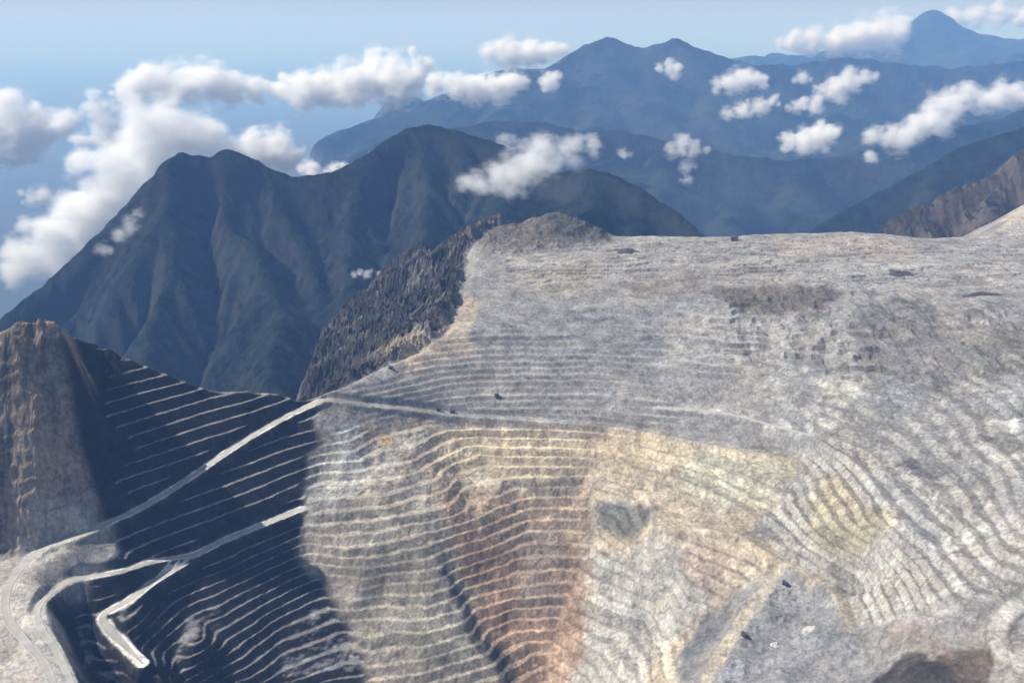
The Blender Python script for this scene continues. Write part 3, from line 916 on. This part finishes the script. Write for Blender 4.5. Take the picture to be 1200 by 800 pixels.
def grid_object(name, X, Y, Hh, sel, mat, **props):
    ny, nx = X.shape
    idx = np.arange(ny * nx).reshape(ny, nx)
    q = np.stack([idx[:-1, :-1], idx[:-1, 1:], idx[1:, 1:], idx[1:, :-1]], -1)[sel]
    used, inv = np.unique(q, return_inverse=True)
    V = np.stack([X, Y, Hh + Z0], -1).reshape(-1, 3)[used]
    return link(name, mesh_from_arrays(name, V, inv.reshape(-1, 4), [mat], shade=False), None, **props)


def in_view(X, Y, margin):
    return (np.abs(X) < 0.66 * Y + margin)


def cell(a):
    return 0.25 * (a[:-1, :-1] + a[1:, :-1] + a[:-1, 1:] + a[1:, 1:])


# ---- the two dark peaks behind the pit
main_ridge = [(-80, 440, 4100), (0, 374, 4300), (40, 342, 4450), (100, 291, 4600), (140, 255, 4720), (170, 222, 4800), (192, 188, 4900), (212, 177, 5000), (225, 180, 5020), (245, 184, 5050), (266, 174, 5100),
              (285, 180, 5120), (305, 190, 5150), (345, 206, 5170), (385, 203, 5220), (430, 182, 5350), (458, 160, 5480), (480, 148, 5560), (505, 145, 5600), (535, 151, 5600), (560, 160, 5600), (590, 170, 5560), (615, 190, 5450),
              (650, 203, 5200), (690, 197, 5000), (720, 204, 4900), (752, 221, 4760), (790, 246, 4620), (815, 268, 4520), (860, 310, 4350)]
spurs = [[(212, 177, 5000), (205, 250, 4650), (185, 330, 4250), (150, 420, 3700)],
         [(266, 174, 5100), (285, 250, 4700), (300, 330, 4250), (330, 430, 3500)],
         [(140, 255, 4720), (110, 340, 4300), (90, 420, 3900)],
         [(345, 206, 5170), (350, 270, 4750), (380, 340, 4250)],
         [(458, 160, 5480), (430, 225, 5050), (410, 300, 4500), (390, 380, 3900)],
         [(505, 145, 5600), (520, 200, 5150), (500, 270, 4600), (470, 330, 4100)],
         [(535, 151, 5600), (575, 205, 5100), (600, 245, 4500), (600, 275, 4000)],
         [(690, 197, 5000), (670, 240, 4500), (650, 280, 4000)],
         [(752, 221, 4760), (740, 270, 4200)]]
X, Y, Hm = mountain_grid(-4600, 2000, 2250, 7600, 34, [main_ridge] + spurs, 0.80, -2700, 420, 200, 26, 0.055, 3, 8, .25)
inside = smooth(Y - 3700, 0, 250)
pit_foot = ((X > -480) & (X < 2300) & (Y < 3690)) | ((Y < 2400) & (X > -1290)) | ((X > -760) & (Y < 2900))
Hm = np.where(pit_foot, np.minimum(Hm, -1500), Hm)
cx, cyy = cell(X), cell(Y)
vis = in_view(cx, cyy, 400)
split = cx < -1040 - 0.05 * (cyy - 5200)
grid_object("mountain", X, Y, Hm, vis & split, M_MOUNT, kind='structure', label="dark twin topped mountain with cloud along its left flank")
grid_object("mountain", X, Y, Hm, vis & ~split, M_MOUNT, kind='structure', label="dark rounded mountain behind the plateau with a cloud on its right shoulder")

# ---- brown crags and the dark ridge on the right
X, Y, Hr = mountain_grid(1500, 5200, 3350, 5600, 30, [[(1015, 285, 3750), (1045, 258, 3850), (1085, 238, 3950), (1120, 222, 4000), (1150, 212, 4050), (1172, 200, 4080), (1190, 182, 4100), (1210, 172, 4150), (1280, 160, 4200)],
                                                     [(1150, 212, 4050), (1130, 262, 3780)], [(1190, 182, 4100), (1180, 240, 3750)], [(1085, 238, 3950), (1075, 270, 3750)]], 0.95, -1500, 300, 300, 22, 0.06, 2, 12, .3)
Hr = np.where((Y < 3690) & (X < 2300), np.minimum(Hr, -1100), Hr)
grid_object("crag", X, Y, Hr, in_view(cell(X), cell(Y), 400), M_CRAG, kind='structure', label="brown gullied crag behind the right end of the plateau")
X, Y, Hr = mountain_grid(1200, 7000, 5600, 9200, 48, [[(930, 282, 6000), (970, 258, 6200), (1010, 236, 6400), (1050, 214, 6500), (1090, 192, 6600), (1125, 172, 6700), (1160, 160, 6800), (1200, 148, 6900), (1270, 138, 7000)],
                                                      [(1125, 172, 6700), (1080, 230, 6000)], [(1200, 148, 6900), (1170, 210, 6100)]], 0.7, -2600, 500, 340, 22, 0.05, 2, 8, .2)
grid_object("ridge", X, Y, Hr, in_view(cell(X), cell(Y), 500), M_MOUNT, kind='structure', label="dark forested ridge rising to the right edge behind the brown crag")

# ---- blue ranges far behind
X, Y, Hf = mountain_grid(-3500, 10500, 7600, 13600, 100, [[(440, 165, 10500), (520, 150, 10500), (580, 140, 10600), (640, 142, 10600), (690, 152, 10400), (730, 150, 10300), (790, 165, 10000), (850, 178, 9900), (920, 186, 9800), (1000, 178, 10000), (1080, 158, 10200), (1200, 128, 10500), (1300, 120, 10500)],
                                                         [(640, 142, 10600), (660, 200, 9200)], [(790, 165, 10000), (800, 230, 8800)], [(1000, 178, 10000), (960, 235, 8900)], [(920, 186, 9800), (880, 240, 8900)]], 0.5, -3300, 1200, 400, 22, 0.05, 2, 14, .2, .45, 2200)
grid_object("far_range", X, Y, Hf, in_view(cell(X), cell(Y), 900), M_FAR, kind='structure', label="blue forested foothills in the middle distance beyond the pit")
X, Y, Hf = mountain_grid(-5200, 16000, 9400, 20600, 125, [[(380, 158, 14500), (440, 135, 15000), (500, 118, 15300), (545, 98, 15500), (575, 82, 15600), (602, 76, 15600), (635, 82, 15700), (655, 70, 15800), (675, 56, 15900), (695, 45, 16000), (716, 41, 16000), (738, 52, 16000), (760, 53, 16000), (778, 47, 16000), (795, 44, 16000), (815, 54, 16000), (845, 64, 16000), (890, 74, 16000), (930, 73, 16200), (970, 66, 16300), (1010, 68, 16400), (1060, 72, 16500), (1120, 78, 16500), (1200, 70, 16600), (1300, 62, 16800)],
                                                          [(716, 41, 16000), (700, 110, 14300)], [(795, 44, 16000), (800, 115, 14200)], [(890, 74, 16000), (900, 130, 14300)], [(1010, 68, 16400), (1000, 125, 14400)], [(602, 76, 15600), (580, 120, 14300)], [(1120, 78, 16500), (1130, 120, 14500)]], 0.45, -3600, 2000, 430, 22, 0.05, 2, 22, .2, .45, 2600)
grid_object("far_range", X, Y, Hf, in_view(cell(X), cell(Y), 1500), M_FAR, kind='structure', label="high blue range with two close summits on the skyline")
X, Y, Hf = mountain_grid(2000, 24000, 19500, 32000, 220, [[(820, 75, 24000), (900, 66, 24500), (960, 60, 25000), (1010, 54, 25000), (1045, 48, 25000), (1062, 30, 25000), (1075, 17, 25000), (1090, 10, 25000), (1102, 12, 25000), (1120, 24, 25000), (1145, 38, 25000), (1180, 44, 25000), (1230, 42, 25500), (1300, 46, 26000)],
                                                          [(1090, 10, 25000), (1070, 70, 22800)], [(1102, 12, 25000), (1150, 70, 22800)]], 0.5, -3800, 2400, 460, 20, 0.05, 2, 30, .2, .55)
grid_object("far_range", X, Y, Hf, in_view(cell(X), cell(Y), 2500), M_FAR, kind='structure', label="lone steep blue peak standing above the clouds at the right of the skyline")

# ---- lowland reaching the horizon
seg = 96
V, F = [(0, 0, 900.0)], []
radii = [3000, 8000, 15000, 25000, 40000, 70000, 120000, 220000, 400000]
for r_ in radii:
    for s in range(seg):
        a = 2 * math.pi * s / seg
        V.append((r_ * math.cos(a), r_ * math.sin(a), 900.0 if r_ > 30000 else 900.0 + 60 * math.sin(a * 7 + r_)))
me = bpy.data.meshes.new("lowland")
fs = [(0, 1 + s, 1 + (s + 1) % seg) for s in range(seg)]
for k in range(len(radii) - 1):
    for s in range(seg):
        a, b = 1 + k * seg + s, 1 + k * seg + (s + 1) % seg
        fs.append((a, a + seg, b + seg, b))
me.from_pydata(V, [], fs); me.materials.append(M_LOW)
link("lowland", me, None, kind='structure', label="flat forested lowland reaching to the hazy horizon")


# =====================================================================
# CLOUDS: each a closed body of puffs filled with scattering droplets
# =====================================================================
def cloud_material(name, balls, rmean, density, diag, ragged):
    """droplet density: thick in the puffs' middle, torn by noise towards the edge"""
    m = bpy.data.materials.new(name); m.use_nodes = True
    n, l = m.node_tree.nodes, m.node_tree.links
    n.remove(n['Principled BSDF'])
    tc = n.new("ShaderNodeTexCoord")
    fl_ = n.new('ShaderNodeMapping'); fl_.inputs['Scale'].default_value = (.8, .8, 1.35)
    l.new(tc.outputs['Object'], fl_.inputs['Vector'])
    nz = N(n, "ShaderNodeTexNoise", Scale=0.9 / rmean, Detail=10, Roughness=0.70)
    l.new(fl_.outputs[0], nz.inputs['Vector'])
    best = None
    for c, r in balls:
        d = n.new("ShaderNodeVectorMath"); d.operation = 'DISTANCE'; d.inputs[1].default_value = tuple(c)
        l.new(tc.outputs['Object'], d.inputs[0])
        f = n.new("ShaderNodeMath"); f.operation = 'MULTIPLY_ADD'; f.inputs[1].default_value = -1 / r; f.inputs[2].default_value = 1.0
        l.new(d.outputs['Value'], f.inputs[0])
        if best is None:
            best = f.outputs[0]
        else:
            x = n.new("ShaderNodeMath"); x.operation = 'SMOOTH_MAX'; x.inputs[2].default_value = 0.12
            l.new(best, x.inputs[0]); l.new(f.outputs[0], x.inputs[1]); best = x.outputs[0]
    ad = n.new("ShaderNodeMath"); ad.operation = 'MULTIPLY_ADD'; ad.inputs[1].default_value = ragged
    l.new(nz.outputs['Fac'], ad.inputs[0]); l.new(best, ad.inputs[2])
    mr = n.new("ShaderNodeMapRange"); mr.interpolation_type = 'SMOOTHSTEP'
    mr.inputs[1].default_value = ragged * .5 + .30; mr.inputs[2].default_value = ragged * .5 + 1.05
    mr.inputs[3].default_value = 0.0; mr.inputs[4].default_value = density
    l.new(ad.outputs[0], mr.inputs[0])
    v = n.new("ShaderNodeVolumePrincipled")
    v.inputs['Color'].default_value = (1, 1, 1, 1)
    v.inputs['Anisotropy'].default_value = 0.0
    l.new(mr.outputs[0], v.inputs['Density'])
    l.new(v.outputs[0], n['Material Output'].inputs['Volume'])
    m.cycles.volume_step_rate = max(0.05, min(1.0, (rmean * .22) / (diag / 10)))
    return m


def cloud(label, D, lobes, density=5.0, flat=0.8, puff=0.5, n_puff=9, vox=0.16, rough=0.22, seed=1, ragged=1.9):
    """lobes: (px, py, radius in px) at distance D; optical depth over one lobe = density"""
    rnd = random.Random(seed)
    verts, faces = [], []
    bm_s = cloud.sphere
    C = np.mean([at_y(p[0], p[1], D) for p in lobes], 0)
    scale = D / FPX * 1.06
    rmean = np.mean([p[2] for p in lobes]) * scale
    balls = []

    def ball(c, r, f=1.0):
        o = len(verts)
        verts.extend([(c[0] + v[0] * r, c[1] + v[1] * r, c[2] + v[2] * r * f) for v in bm_s[0]])
        faces.extend([tuple(o + i for i in fc) for fc in bm_s[1]])
    extra = []
    for px, py, rp_ in lobes:
        for _ in range(2):
            extra.append((px + rnd.uniform(-1.6, 1.6) * rp_, py + rnd.uniform(-.8, .7) * rp_, rp_ * rnd.uniform(.3, .75)))
    order = []
    for q, lb in enumerate(lobes):
        order += [(lb, True), (extra[2 * q], False), (extra[2 * q + 1], False)]
    prev = None
    for (px, py, rp_), main in order:
        c = at_y(px, py, D * (1 + rnd.uniform(-.01, .01))) - C
        r = rp_ * scale * 1.9
        balls.append((c, r))
        ball(c, r * .88, 1)
        if prev is not None:                              # a neck keeps the body in one piece
            for t in (.25, .5, .75):
                ball(prev[0] * (1 - t) + c * t, (prev[1] * (1 - t) + r * t) * (.45 if main else .3))
        if not main:
            continue
        prev = (c, r)
        for _ in range(n_puff):
            a, e = rnd.uniform(0, 2 * math.pi), rnd.uniform(-0.6, 1.3)
            d = r * rnd.uniform(.4, .72)
            p = c + np.array([math.cos(a) * math.cos(e) * d, math.sin(a) * math.cos(e) * d, math.sin(e) * d])
            rr = r * rnd.uniform(.2, .42)
            ball(p, rr)
    me0 = bpy.data.meshes.new("cloud"); me0.from_pydata(verts, [], faces)
    tmp = bpy.data.objects.new("cloud", me0); COL.objects.link(tmp)
    rm = tmp.modifiers.new("remesh", 'REMESH'); rm.mode = 'VOXEL'; rm.voxel_size = rmean * vox; rm.use_smooth_shade = True
    for size, st in ((.9, rough), (.38, rough * .55), (.17, rough * .3)):
        tx = bpy.data.textures.new("cloud_noise", 'CLOUDS'); tx.noise_scale = rmean * size; tx.noise_depth = 2
        dm = tmp.modifiers.new("puffs", 'DISPLACE'); dm.texture = tx; dm.strength = rmean * st; dm.mid_level = 0.5; dm.texture_coords = 'LOCAL'
    dg = bpy.context.evaluated_depsgraph_get()
    me = bpy.data.meshes.new_from_object(tmp.evaluated_get(dg))
    bpy.data.objects.remove(tmp); bpy.data.meshes.remove(me0)
    me.name = "cloud"
    co = np.array([v.co for v in me.vertices]); diag = np.linalg.norm(co.max(0) - co.min(0))
    me.materials.clear(); me.materials.append(cloud_material("cloud_droplets", balls, rmean, density * .72 / rmean, diag, ragged))
    o = link("cloud", me, None, label=label, category="cloud", group="clouds drifting among the mountains")
    o.location = (C[0], C[1], C[2] + Z0)
    return o


def _ico():
    import bmesh
    bm = bmesh.new(); bmesh.ops.create_icosphere(bm, subdivisions=2, radius=1)
    r = ([tuple(v.co) for v in bm.verts], [tuple(v.index for v in f.verts) for f in bm.faces]); bm.free()
    return r


cloud.sphere = _ico()

CLOUDS = [
    ("white puffy cloud at the left edge above the lowland", 8500, [(-20, 150, 30), (15, 140, 24), (20, 165, 26), (45, 152, 20), (70, 140, 15), (40, 132, 12), (10, 180, 16)], 6.0),
    ("long sloping cloud bank lying along the left flank of the twin topped mountain", 6300, [(20, 320, 16), (35, 300, 24), (65, 278, 26), (95, 255, 30), (125, 230, 32), (155, 205, 33), (180, 180, 32), (200, 150, 30), (225, 160, 28), (170, 150, 26), (130, 195, 22), (60, 310, 20), (100, 285, 20)], 4.5),
    ("broad white cloud topping the bank above the twin topped mountain", 9500, [(145, 108, 12), (165, 102, 16), (190, 100, 20), (220, 95, 20), (245, 95, 20), (270, 105, 18), (295, 105, 13)], 6.0),
    ("small ragged cloud column between the left edge cloud and the cloud bank", 8000, [(112, 130, 14), (125, 150, 15), (130, 170, 12), (95, 165, 10), (108, 112, 8)], 2.2),
    ("long white cloud behind the saddle of the dark mountains", 9500, [(330, 108, 12), (355, 108, 18), (385, 103, 19), (415, 98, 22), (445, 90, 24), (470, 95, 22), (490, 82, 11), (484, 62, 6), (340, 95, 8), (460, 118, 12)], 6.0),
    ("low white cloud right of the long cloud in front of the blue range", 9800, [(510, 98, 12), (535, 102, 13), (560, 104, 15), (582, 102, 16), (596, 100, 8)], 5.0),
    ("white cloud peeping out behind the top of the twin topped mountain", 6400, [(275, 180, 16), (300, 175, 20), (322, 172, 20), (335, 185, 16), (345, 192, 10)], 5.5),
    ("tiny white puff in the saddle between the dark peaks", 6200, [(362, 196, 9), (370, 203, 8)], 3.0),
    ("tiny low puff left of the rounded dark mountain", 6200, [(392, 198, 7), (402, 195, 5)], 2.6),
    ("grey wispy cloud on the right shoulder of the rounded dark mountain", 4550, [(562, 215, 14), (585, 208, 18), (608, 200, 22), (625, 188, 24), (645, 182, 18), (665, 175, 12), (600, 225, 10)], 1.7),
    ("faint veil of cloud above the grey wispy cloud", 6300, [(590, 163, 8), (640, 172, 9), (675, 168, 12), (695, 172, 10)], 1.0),
    ("white cloud resting on the skyline left of the two close summits", 13500, [(575, 62, 10), (600, 60, 14), (625, 62, 15), (648, 60, 11), (590, 70, 10)], 5.0),
    ("little round puff below the skyline cloud", 13000, [(643, 95, 10), (650, 90, 7)], 3.0),
    ("broad white cloud in front of the lone peak on the skyline", 21000, [(930, 48, 10), (955, 48, 13), (985, 46, 15), (1012, 42, 17), (1040, 40, 19), (1058, 32, 10), (940, 55, 8)], 6.0),
    ("white cloud strip right of the lone peak", 30000, [(1120, 20, 8), (1145, 20, 10), (1175, 19, 11), (1200, 20, 11), (1240, 20, 11)], 5.0),
    ("small cloud hanging below the two close summits", 13000, [(855, 96, 11), (870, 92, 13), (885, 94, 9)], 3.4),
    ("tiny puff to the right of the two close summits", 13000, [(786, 78, 8), (792, 88, 6)], 2.6),
    ("ragged cloud under the broad skyline cloud", 12500, [(962, 108, 8), (980, 102, 13), (998, 96, 12), (1015, 90, 8), (940, 90, 7), (985, 115, 9)], 2.4),
    ("thin flat cloud strip over the middle of the blue range", 12000, [(852, 134, 7), (870, 130, 9), (890, 124, 9), (905, 118, 6), (935, 124, 7), (955, 124, 9)], 2.2),
    ("bright cloud over the blue valley behind the plateau", 9300, [(925, 165, 10), (945, 166, 14), (962, 160, 14), (972, 152, 8)], 4.0),
    ("slanting cloud mass above the dark ridge on the right", 8300, [(1020, 185, 8), (1055, 165, 14), (1045, 155, 9), (1075, 150, 16), (1098, 132, 18), (1118, 120, 17), (1135, 108, 12), (1105, 150, 12), (1022, 160, 10)], 2.6),
    ("rounded cloud at the right edge above the dark ridge", 8300, [(1155, 118, 12), (1172, 110, 14), (1192, 112, 13), (1215, 112, 14)], 3.0),
    ("faint ragged cloud over the blue foothills", 9000, [(788, 175, 9), (800, 168, 11), (812, 175, 10), (803, 195, 8), (806, 210, 6), (730, 180, 6)], 1.2),
    ("small cloud low over the lowland near the left edge", 8200, [(38, 232, 9), (50, 229, 11), (60, 234, 7)], 2.0),
    ("thin wisp clinging to the lower slope between the dark mountains", 4000, [(415, 322, 4), (430, 321, 5), (445, 321, 4)], 1.0),
    ("faint mist patches on the left slope of the twin topped mountain", 4250, [(140, 275, 9), (152, 262, 9), (120, 292, 8), (162, 250, 6)], 0.7),
]
for i, (lab, D, lobes, dens) in enumerate(CLOUDS):
    cloud(lab, D, lobes, dens, seed=100 + i)


# =====================================================================
# SMALL THINGS in the mine
# =====================================================================
import bmesh


def bm_obj(name, bm, mat, parent=None, bev=0.0):
    if bev:
        bmesh.ops.bevel(bm, geom=bm.edges[:], offset=bev, segments=1, affect='EDGES')
    me = bpy.data.meshes.new(name); bm.to_mesh(me); bm.free(); me.materials.append(mat)
    return link(name, me, parent)


def box_bm(bm, c, s):
    g = bmesh.ops.create_cube(bm, size=1)
    for v in g['verts']:
        v.co = Vector((v.co.x * s[0] + c[0], v.co.y * s[1] + c[1], v.co.z * s[2] + c[2]))
    return g['verts']


M_YEL = plain_material("truck_paint", (0.42, 0.30, 0.07), (0.50, 0.36, 0.09), 1 / 2., .5)
M_DARK = plain_material("truck_dark_steel", (0.03, 0.03, 0.03), (0.06, 0.06, 0.06), 1 / 2., .6)
M_TYRE = plain_material("tyre_rubber", (0.015, 0.015, 0.015), (0.03, 0.03, 0.03), 1 / 2., .9)
M_ROOF = plain_material("shed_roof", (0.05, 0.055, 0.06), (0.09, 0.09, 0.10), 1 / 4., .5)
M_SHEDWALL = plain_material("shed_wall", (0.14, 0.14, 0.14), (0.22, 0.21, 0.20), 1 / 4., .7)


def wheel(parent, x, y, r, w):
    bm = bmesh.new()
    bmesh.ops.create_cone(bm, cap_ends=True, segments=14, radius1=r, radius2=r, depth=w)
    bmesh.ops.rotate(bm, verts=bm.verts, cent=(0, 0, 0), matrix=__import__('mathutils').Matrix.Rotation(math.pi / 2, 3, 'Y'))
    bmesh.ops.translate(bm, verts=bm.verts, vec=(x, y, r))
    o = bm_obj("wheel", bm, M_TYRE, parent, .12)
    return o


def make_truck():
    t = link("haul_truck", None, None, category="truck", group="haul trucks at work in the mine")
    bm = bmesh.new(); box_bm(bm, (0, 0.2, 2.6), (4.2, 12.2, 1.4)); bm_obj("chassis", bm, M_DARK, t, .1)
    bm = bmesh.new()                                            # dump body: floor, sides, canopy over the cab
    prof = [(-7.0, 5.2), (-6.4, 4.0), (2.6, 3.6), (3.6, 6.2), (6.9, 6.5), (6.9, 6.9), (3.2, 6.9), (-6.8, 6.6)]
    for sx in (-1, 1):
        pass
    va = [bm.verts.new((-3.9, a, b)) for a, b in prof]; vb = [bm.verts.new((3.9, a, b)) for a, b in prof]
    bm.faces.new(va); bm.faces.new(vb[::-1])
    for i in range(len(prof)):
        j = (i + 1) % len(prof)
        bm.faces.new((va[i], vb[i], vb[j], va[j]))
    bmesh.ops.recalc_face_normals(bm, faces=bm.faces[:])
    bm_obj("dump_body", bm, M_DARK, t, .08)
    bm = bmesh.new(); box_bm(bm, (-1.5, 5.0, 4.6), (2.4, 2.2, 2.2)); bm_obj("cab", bm, M_YEL, t, .12)
    bm = bmesh.new(); box_bm(bm, (0, 6.2, 2.6), (6.0, 1.6, 1.6)); bm_obj("bumper", bm, M_YEL, t, .12)
    bm = bmesh.new(); box_bm(bm, (1.2, 5.3, 3.6), (2.6, 2.6, 0.8)); bm_obj("hood", bm, M_YEL, t, .1)
    for x in (-3.0, 3.0):
        wheel(t, x, 4.3, 1.85, 1.3)
    for x in (-3.3, -1.7, 1.7, 3.3):
        wheel(t, x, -3.6, 1.85, 1.2)
    return t


def copy_tree(o, parent=None):
    c = o.copy(); COL.objects.link(c)
    if parent is not None:
        c.parent = parent
    for ch in list(o.children):
        copy_tree(ch, c)
    return c


TRUCKS = [(514, 480, 80, "dark haul truck on the broad bench road at the top left of the ochre cone"),
          (530, 481, 95, "dark haul truck just right of another on the road above the ochre cone"),
          (582, 466, 100, "lone haul truck on the grey slope above the middle of the ochre cone"),
          (920, 684, 40, "haul truck where the ochre ramp meets the grey platform"),
          (872, 744, 30, "haul truck on the left edge of the grey platform beside the ochre ramp"),
          (458, 432, 60, "haul truck parked on the tan crest above the dark valley")]
proto = make_truck()
for i, (px, py, hd, lab) in enumerate(TRUCKS):
    t = proto if i == 0 else copy_tree(proto)
    p = hit(px, py)
    t.location = (p[0], p[1], max(sample(H, p[0] + a, p[1] + b) for a in (-3, 3) for b in (-4, 4)) + Z0 + 0.4)
    t.rotation_euler = (0, 0, math.radians(hd))
    t['label'] = lab


def pile(name, label, cat, px, py, sx, sy, h, mat, seed, group, rot=0):
    p = hit(px, py)
    u = np.linspace(-1, 1, 26); A, B = np.meshgrid(u, u)
    r = np.hypot(A, B)
    ang = np.arctan2(B, A)
    rr = r / (1 + .22 * np.sin(ang * 3 + seed) + .12 * np.sin(ang * 5 + 2 * seed))
    hh = h * np.clip(1 - rr, 0, 1) ** .8 * (1 + .35 * perlin(A * 3 + seed, B * 3, seed))
    X, Y = A * sx, B * sy
    ca, sa = math.cos(rot), math.sin(rot)
    Xw, Yw = p[0] + X * ca - Y * sa, p[1] + X * sa + Y * ca
    Zw = sample(H, Xw, Yw) + np.where(rr < 1, hh + .1, -2.0)
    V = np.stack([Xw - p[0], Yw - p[1], Zw - p[2]], -1).reshape(-1, 3)
    ii = np.arange(26 * 26).reshape(26, 26)
    F = np.stack([ii[:-1, :-1], ii[:-1, 1:], ii[1:, 1:], ii[1:, :-1]], -1).reshape(-1, 4)
    o = link(name, mesh_from_arrays(name, V, F, [mat]), None, label=label, category=cat, group=group)
    o.location = (p[0], p[1], p[2] + Z0)
    return o


G = "heaps of rock tipped on the mine ground"
pile("dark_mound", "long black mound standing in for shade at the far left edge of the pale plateau", "heap", 735, 295, 44, 26, 9, M_DARKPILE, 1, G)  # dark mound added in place of the shadow under a small cliff
pile("dark_mound", "dark flat mound in the middle of the plateau", "heap", 1055, 320, 42, 22, 7, M_DARKPILE, 2, G)  # low dark mound on the plateau
pile("dark_mound", "long thin black heap at the right of the plateau", "heap", 1150, 345, 62, 14, 7, M_DARKPILE, 3, G, .06)
pile("rubble_heap", "white rubble heap on the middle of the grey platform", "heap", 948, 733, 13, 12, 5, M_PALEPILE, 4, G)
pile("rubble_heap", "pale rubble heap near the lower edge of the grey platform", "heap", 908, 757, 10, 9, 5, M_PALEPILE, 5, G)

# shed on the skyline of the plateau
p = hit(860, 281)
sh = link("shed", None, None, label="dark shed standing on the skyline edge of the plateau", category="shed")
sh.location = (p[0], p[1], p[2] + Z0)
bm = bmesh.new(); box_bm(bm, (0, 0, 6), (26, 16, 14)); bm_obj("wall", bm, M_SHEDWALL, sh)
bm = bmesh.new()
va = [bm.verts.new(v) for v in ((-14, -9.5, 12.6), (14, -9.5, 12.6), (14, 0, 17), (-14, 0, 17), (14, 9.5, 12.6), (-14, 9.5, 12.6), (-14, 0, 13.4), (14, 0, 13.4))]
for f in ((0, 1, 2, 3), (3, 2, 4, 5), (0, 3, 6), (3, 5, 6), (1, 7, 2), (2, 7, 4)):
    bm.faces.new([va[i] for i in f])
bm_obj("roof", bm, M_ROOF, sh)
bm = bmesh.new(); box_bm(bm, (-4, -8.15, 4), (7, .4, 8)); bm_obj("door", bm, M_DARK, sh)

# ------------------------------------------------------------------- haze
hm = bpy.data.materials.new("haze_air"); hm.use_nodes = True
n, l = hm.node_tree.nodes, hm.node_tree.links
n.remove(n['Principled BSDF'])
v = n.new("ShaderNodeVolumePrincipled")
v.inputs['Color'].default_value = (*HAZE_COLOR, 1)
v.inputs['Absorption Color'].default_value = (0.74, 0.74, 1, 1)   # the air scatters and hardly absorbs
v.inputs['Density'].default_value = HAZE_DENSITY
v.inputs['Anisotropy'].default_value = 0.0
l.new(v.outputs[0], n['Material Output'].inputs['Volume'])
bm = bmesh.new(); box_bm(bm, (0, 0, 0), (1, 1, 1))
me = bpy.data.meshes.new("haze"); bm.to_mesh(me); bm.free(); me.materials.append(hm)
hz = link("haze", me, None, kind='stuff', label="blue haze in the air over the mine and mountains")
zb, zt = 830.0, 5950.0
hz.scale = (810000, 810000, zt - zb)
hz.location = (0, 0, (zt + zb) / 2)
